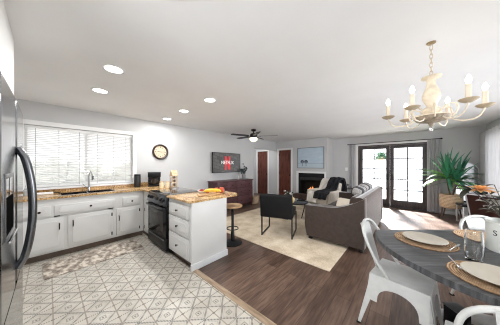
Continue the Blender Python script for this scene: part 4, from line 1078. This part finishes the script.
def metal_chair(label, loc, rz):
    """pressed metal cafe chair; local +x = facing"""
    t = thing('metal_chair', label, 'chair', loc, rz, 'white metal cafe chairs'); s = .18
    def seatf(u, v):
        x = -s+2*s*u; y = -s+2*s*v; k = (abs(x)/s)**6+(abs(y)/s)**6; dz = -.012*max(0, 1-(abs(x)/s)**2)*max(0, 1-(abs(y)/s)**2)
        return (x, y, .452+dz)
    MB().grid(seatf, 14, 14, thick=.006).build('seat', PAINTW, t)
    # apron with four arched sides
    def side(M, w):
        pts = [(-w, .452), (-w, .24)]; n = 14
        # arch opening
        inner = [(-w+.055, .24)]+[(-(w-.055)*math.cos(PI*i/n), .24+.135*math.sin(PI*i/n)**.7) for i in range(1, n)]+[(w-.055, .24)]
        poly = pts+inner+[(w, .24), (w, .452)]
        return MB().prism(poly, -.003, .003, M=M@Matrix(((1, 0, 0, 0), (0, 0, 1, 0), (0, 1, 0, 0), (0, 0, 0, 1))))
    for k in range(4):
        ang = k*PI/2
        b = side(RZ(ang)@T(0, -s-.004, .452)@RX(math.radians(-7))@T(0, 0, -.452), s+.004)
        b.build('apron', PAINTW, t)
    for sx_ in (-1, 1):
        for sy_ in (-1, 1):
            top = Vector((sx_*(s-.0), sy_*(s-.0), .44)); bot = Vector((sx_*(s+.055+(.03 if sx_ < 0 else 0)), sy_*(s+.05), .012))
            b = MB(); n = 8; rows = []
            for i in range(n+1):
                u = i/n; p = top.lerp(bot, u); w_ = .062*(1-u)+.022*u
                rows.append([b.bm.verts.new(p+Vector((-sx_*w_, 0, 0))), b.bm.verts.new(p+Vector((0, 0, 0))), b.bm.verts.new(p+Vector((0, -sy_*w_, 0))), b.bm.verts.new(p+Vector((-sx_*.008, -sy_*w_, 0))), b.bm.verts.new(p+Vector((-sx_*.009, -sy_*.009, 0))), b.bm.verts.new(p+Vector((-sx_*w_, -sy_*.008, 0)))])
            for r0, r1 in zip(rows, rows[1:]):
                for q in range(6): b.bm.faces.new((r0[q], r0[(q+1) % 6], r1[(q+1) % 6], r1[q]))
            b.bm.faces.new(rows[0]); b.bm.faces.new(rows[-1][::-1])
            L_ = b.build('leg', PAINTW, t)
            MB().box(bot.x-.016, bot.x+.016, bot.y-.016, bot.y+.016, 0, .014, .003, M=T(-sx_*.008, -sy_*.008, 0)).build('rubber_foot', BLACK, L_)
    # hoop back
    pts = []
    n = 24
    for i in range(n+1):
        u = i/n; a = PI*u; yy = -.185*math.cos(a); zz = .60+.25*math.sin(a)**.55 if 0 < u < 1 else .60
        pts.append((-.155-.12*(zz-.60)/.25, yy, zz))
    pts = [(-.055, -.172, .447), (-.085, -.178, .49), (-.13, -.184, .56)]+pts+[(-.13, .184, .56), (-.085, .178, .49), (-.055, .172, .447)]
    hp = MB().tube(pts, .0125, 10).build('back_hoop', PAINTW, t)
    def slat(u, v):
        w_ = .055+.05*v; z = .452+v*.385; return (-.168-.115*v-.02*math.sin(PI*v)*0, (u-.5)*2*w_, z)
    MB().grid(slat, 6, 10, thick=.004).build('back_slat', PAINTW, t)
    return t
metal_chair('white metal chair at the left end of the dining table, wholly visible', (-.06, 2.0, 0), math.radians(-8))
metal_chair('white metal chair nearest the camera, its hoop back cut by the bottom right corner', (.335, 1.395, 0), math.radians(90))
# far chair along the cut edge
Fv = Vector((-math.sin(YAW), math.cos(YAW))); Rv = Vector((math.cos(YAW), math.sin(YAW)))
def LD(lat, dep): return (Rv*lat+Fv*dep)
p = LD(2.27, 1.60); metal_chair('white metal chair on the far side of the dining table below the brown chair', (p.x, p.y, 0), YAW+math.radians(-108))
# black box bin
t = thing('storage_bin', 'black square bin on the floor below the dining table', 'bin', (.23, 1.873, 0), rz=math.radians(42))
w_ = .045
b = MB(); b.box(-w_, w_, -w_, -w_+.006, 0, .39, .002); b.box(-w_, w_, w_-.006, w_, 0, .39, .002); b.box(-w_, -w_+.006, -w_+.006, w_-.006, 0, .39, .002); b.box(w_-.006, w_, -w_+.006, w_-.006, 0, .39, .002); b.box(-w_+.003, w_-.003, -w_+.003, w_-.003, 0, .012)
b.build('body', BLACKG, t)
MB().box(-w_-.004, w_+.004, -w_-.004, w_+.004, .39, .40, .003).build('lid', mat('dark_grey_lid', (.07, .07, .072), .35), t)
# place settings
MATW = m_woven('rattan_mat', (.10, .05, .025), (.34, .20, .10), (.58, .42, .26), 75)
PLATE = mat('stone_plate', (.50, .455, .375), .35, var=.03)
def setting(x, y, where, plate=True, r=.19):
    b = MB(); b.lathe([(0, 0), (r, 0), (r+.004, .004), (r, .009), (r-.01, .007), (0, .007)], 48)
    o_ = b.build('placemat', MATW, loc=(x, y, .75)); tag(o_, 'round woven rattan placemat '+where, 'placemat', 'placemats on the dining table')
    if plate:
        b = MB(); b.lathe([(0, .003), (.075, .003), (.08, 0), (.085, .003), (.118, .012), (.138, .02), (.135, .023), (.112, .016), (.085, .010), (0, .009)], 48)
        o_ = b.build('plate', PLATE, loc=(x, y, .759)); tag(o_, 'round beige plate '+where, 'plate', 'plates on the dining table')
setting(.075, 2.06, 'before the chair at the left table end')
setting(.35, 1.625, 'at the right edge, before the nearest chair')
setting(.475, 2.49, 'at the far side of the table behind the glass', plate=False)
def fork(x, y, rz, nm, label):
    b = MB(); b.tube([(-.10, 0, .004), (-.02, 0, .007), (.03, 0, .005), (.05, 0, .007)], [.005, .003, .003, .007], 8)
    if nm == 'fork':
        for k in (-1, 0, 1): b.tube([(.05, k*.005, .007), (.09, k*.006, .008)], .0016, 6)
    else: b.prism([(.04, -.007), (.10, -.008), (.115, .004), (.04, .006)], .005, .008)
    o_ = b.build(nm, mat('silver', (.75, .75, .76), .2, 1, var=0), loc=(x, y, .757), rz=rz); tag(o_, label, nm)
fork(.20, 1.70, math.radians(-80), 'fork', 'silver fork on the near placemat left of its plate')
fork(.235, 2.015, math.radians(70), 'knife', 'silver knife on the left placemat beside the plate rim')
t = thing('tumbler', 'clear stemless drinking glass standing on the table between the placemats', 'glass', (.30, 1.845, .75))
TG = mat('tumbler_glass', (.96, .98, .98), .0, var=0, trans=1, ior=1.45)
MB().lathe([(0, .0), (.028, 0), (.036, .006), (.042, .06), (.043, .12), (.0385, .20), (.0365, .20), (.0405, .12), (.039, .06), (.030, .018), (0, .014)], 32).build('vessel', TG, t)
# white enamel flower pot
t = thing('flower_pot', 'white enamel pot with a letter, holding artificial flowers on the table', 'flower pot', (.535, 2.215, .75))
EN = mat('white_enamel', (.72, .74, .70), .3, var=.03)
MB().lathe([(0, 0), (.115, 0), (.12, .006), (.12, .20), (.126, .205), (.126, .215), (.118, .217), (.112, .205), (.11, .02), (0, .02)], 40).build('vessel', EN, t)
me = text_mesh('S', .055, .0008); ob = bpy.data.objects.new('lettering', me); C.objects.link(ob); ob.parent = t
me.materials.append(mat('ink', (.03, .03, .035), .5))
va = math.atan2(-2.215, -.535)-.62      # towards the camera, turned to the left flank
ob.matrix_local = RZ(va)@T(.1212, 0, .135)@Matrix(((0, 0, 1, 0), (1, 0, 0, 0), (0, 1, 0, 0), (0, 0, 0, 1)))
b = MB(); lv = MB(); lv2 = MB()
LEAFD = mat('dark_bronze_leaf', (.045, .045, .030), .5, var=.3, scale=20); LEAFP = mat('pale_dry_leaf', (.50, .48, .44), .7, var=.2)
def stem(pts, r=.0035): b.tube(pts, r, 6)
base_p = Vector((.0, .0, .10))
def at_px(x, y, d):  # a point seen at pixel (x,y) at depth d, in pot coordinates (kept as plain numbers)
    u = (x-250)/180.5; v = (165.02-y)/180.5; q = (Fv+Rv*u)*d
    return Vector((q.x-.535, q.y-2.215, 1.376+v*d-.75))
bloom = Vector((-.15, -.035, .435)); stem([base_p, Vector((-.05, .0, .30)), bloom])
l0 = Vector((-.20, -.06, .44)); stem([base_p, Vector((-.07, -.02, .30)), l0])
for az, el, L in ((3.4, .5, .12), (2.6, .1, .11), (3.9, -.4, .11)): lv.leaf(l0, az, el, L, .022, .8, 6)
for k in range(22):
    az = random.uniform(-1.2, 2.6); L = random.uniform(.12, .30); el = random.uniform(.5, 1.3)
    d = Vector((math.cos(az)*math.cos(el), math.sin(az)*math.cos(el), math.sin(el))); tip = Vector((0, 0, .20))+d*L
    stem([base_p, Vector((0, 0, .2))+d*L*.4, tip], .0025)
    for q in range(3): (lv if k % 2 else lv2).leaf(Vector((0, 0, .2))+d*L*(.6+.2*q), az+random.uniform(-1.5, 1.5), random.uniform(-.4, .8), random.uniform(.06, .10), .018, 1.0, 5)
b.build('stem', LEAFD, t); lv.build('foliage', LEAFD, t); lv2.build('foliage', LEAFP, t)
fl = MB()
for ring, n, el, L in ((0, 11, .08, .085), (1, 10, .5, .075), (2, 7, .95, .055)):
    for k in range(n): fl.leaf(bloom, k*2*PI/n+ring*.3, el, L, .017, .5, 5)
fl.build('bloom', mat('orange_petal', (.80, .45, .19), .6, var=.12, scale=30), t)
# brown leather chair beyond the table
t = thing('leather_chair', 'brown leather dining chair with white piping beyond the dining table', 'chair', (1.03, 4.16, 0), rz=math.radians(46))
BRL = mat('brown_leather', (.05, .017, .013), .38, var=.15, scale=6)
MB().box(-.24, .26, -.24, .24, .40, .48, .03, seg=3).build('seat', BRL, t)
Mb = T(-.24, 0, .42)@RY(math.radians(-13))
MB().box(-.03, .03, -.245, .245, 0, .56, .02, seg=3, M=Mb).build('backrest', BRL, t)
pp = [(-.032, -.243, .0), (-.032, -.243, .54), (-.032, -.225, .56), (-.032, .225, .56), (-.032, .243, .54), (-.032, .243, 0)]
MB().tube(pp, .008, 8, M=Mb).build('piping', mat('pale_piping', (.6, .6, .6), .5), t)
for x in (-.22, .22):
    for y in (-.2, .2): MB().tube([(x, y, .41), (x*1.12, y*1.1, 0)], [.018, .012], 10).build('leg', BRONZE, t)
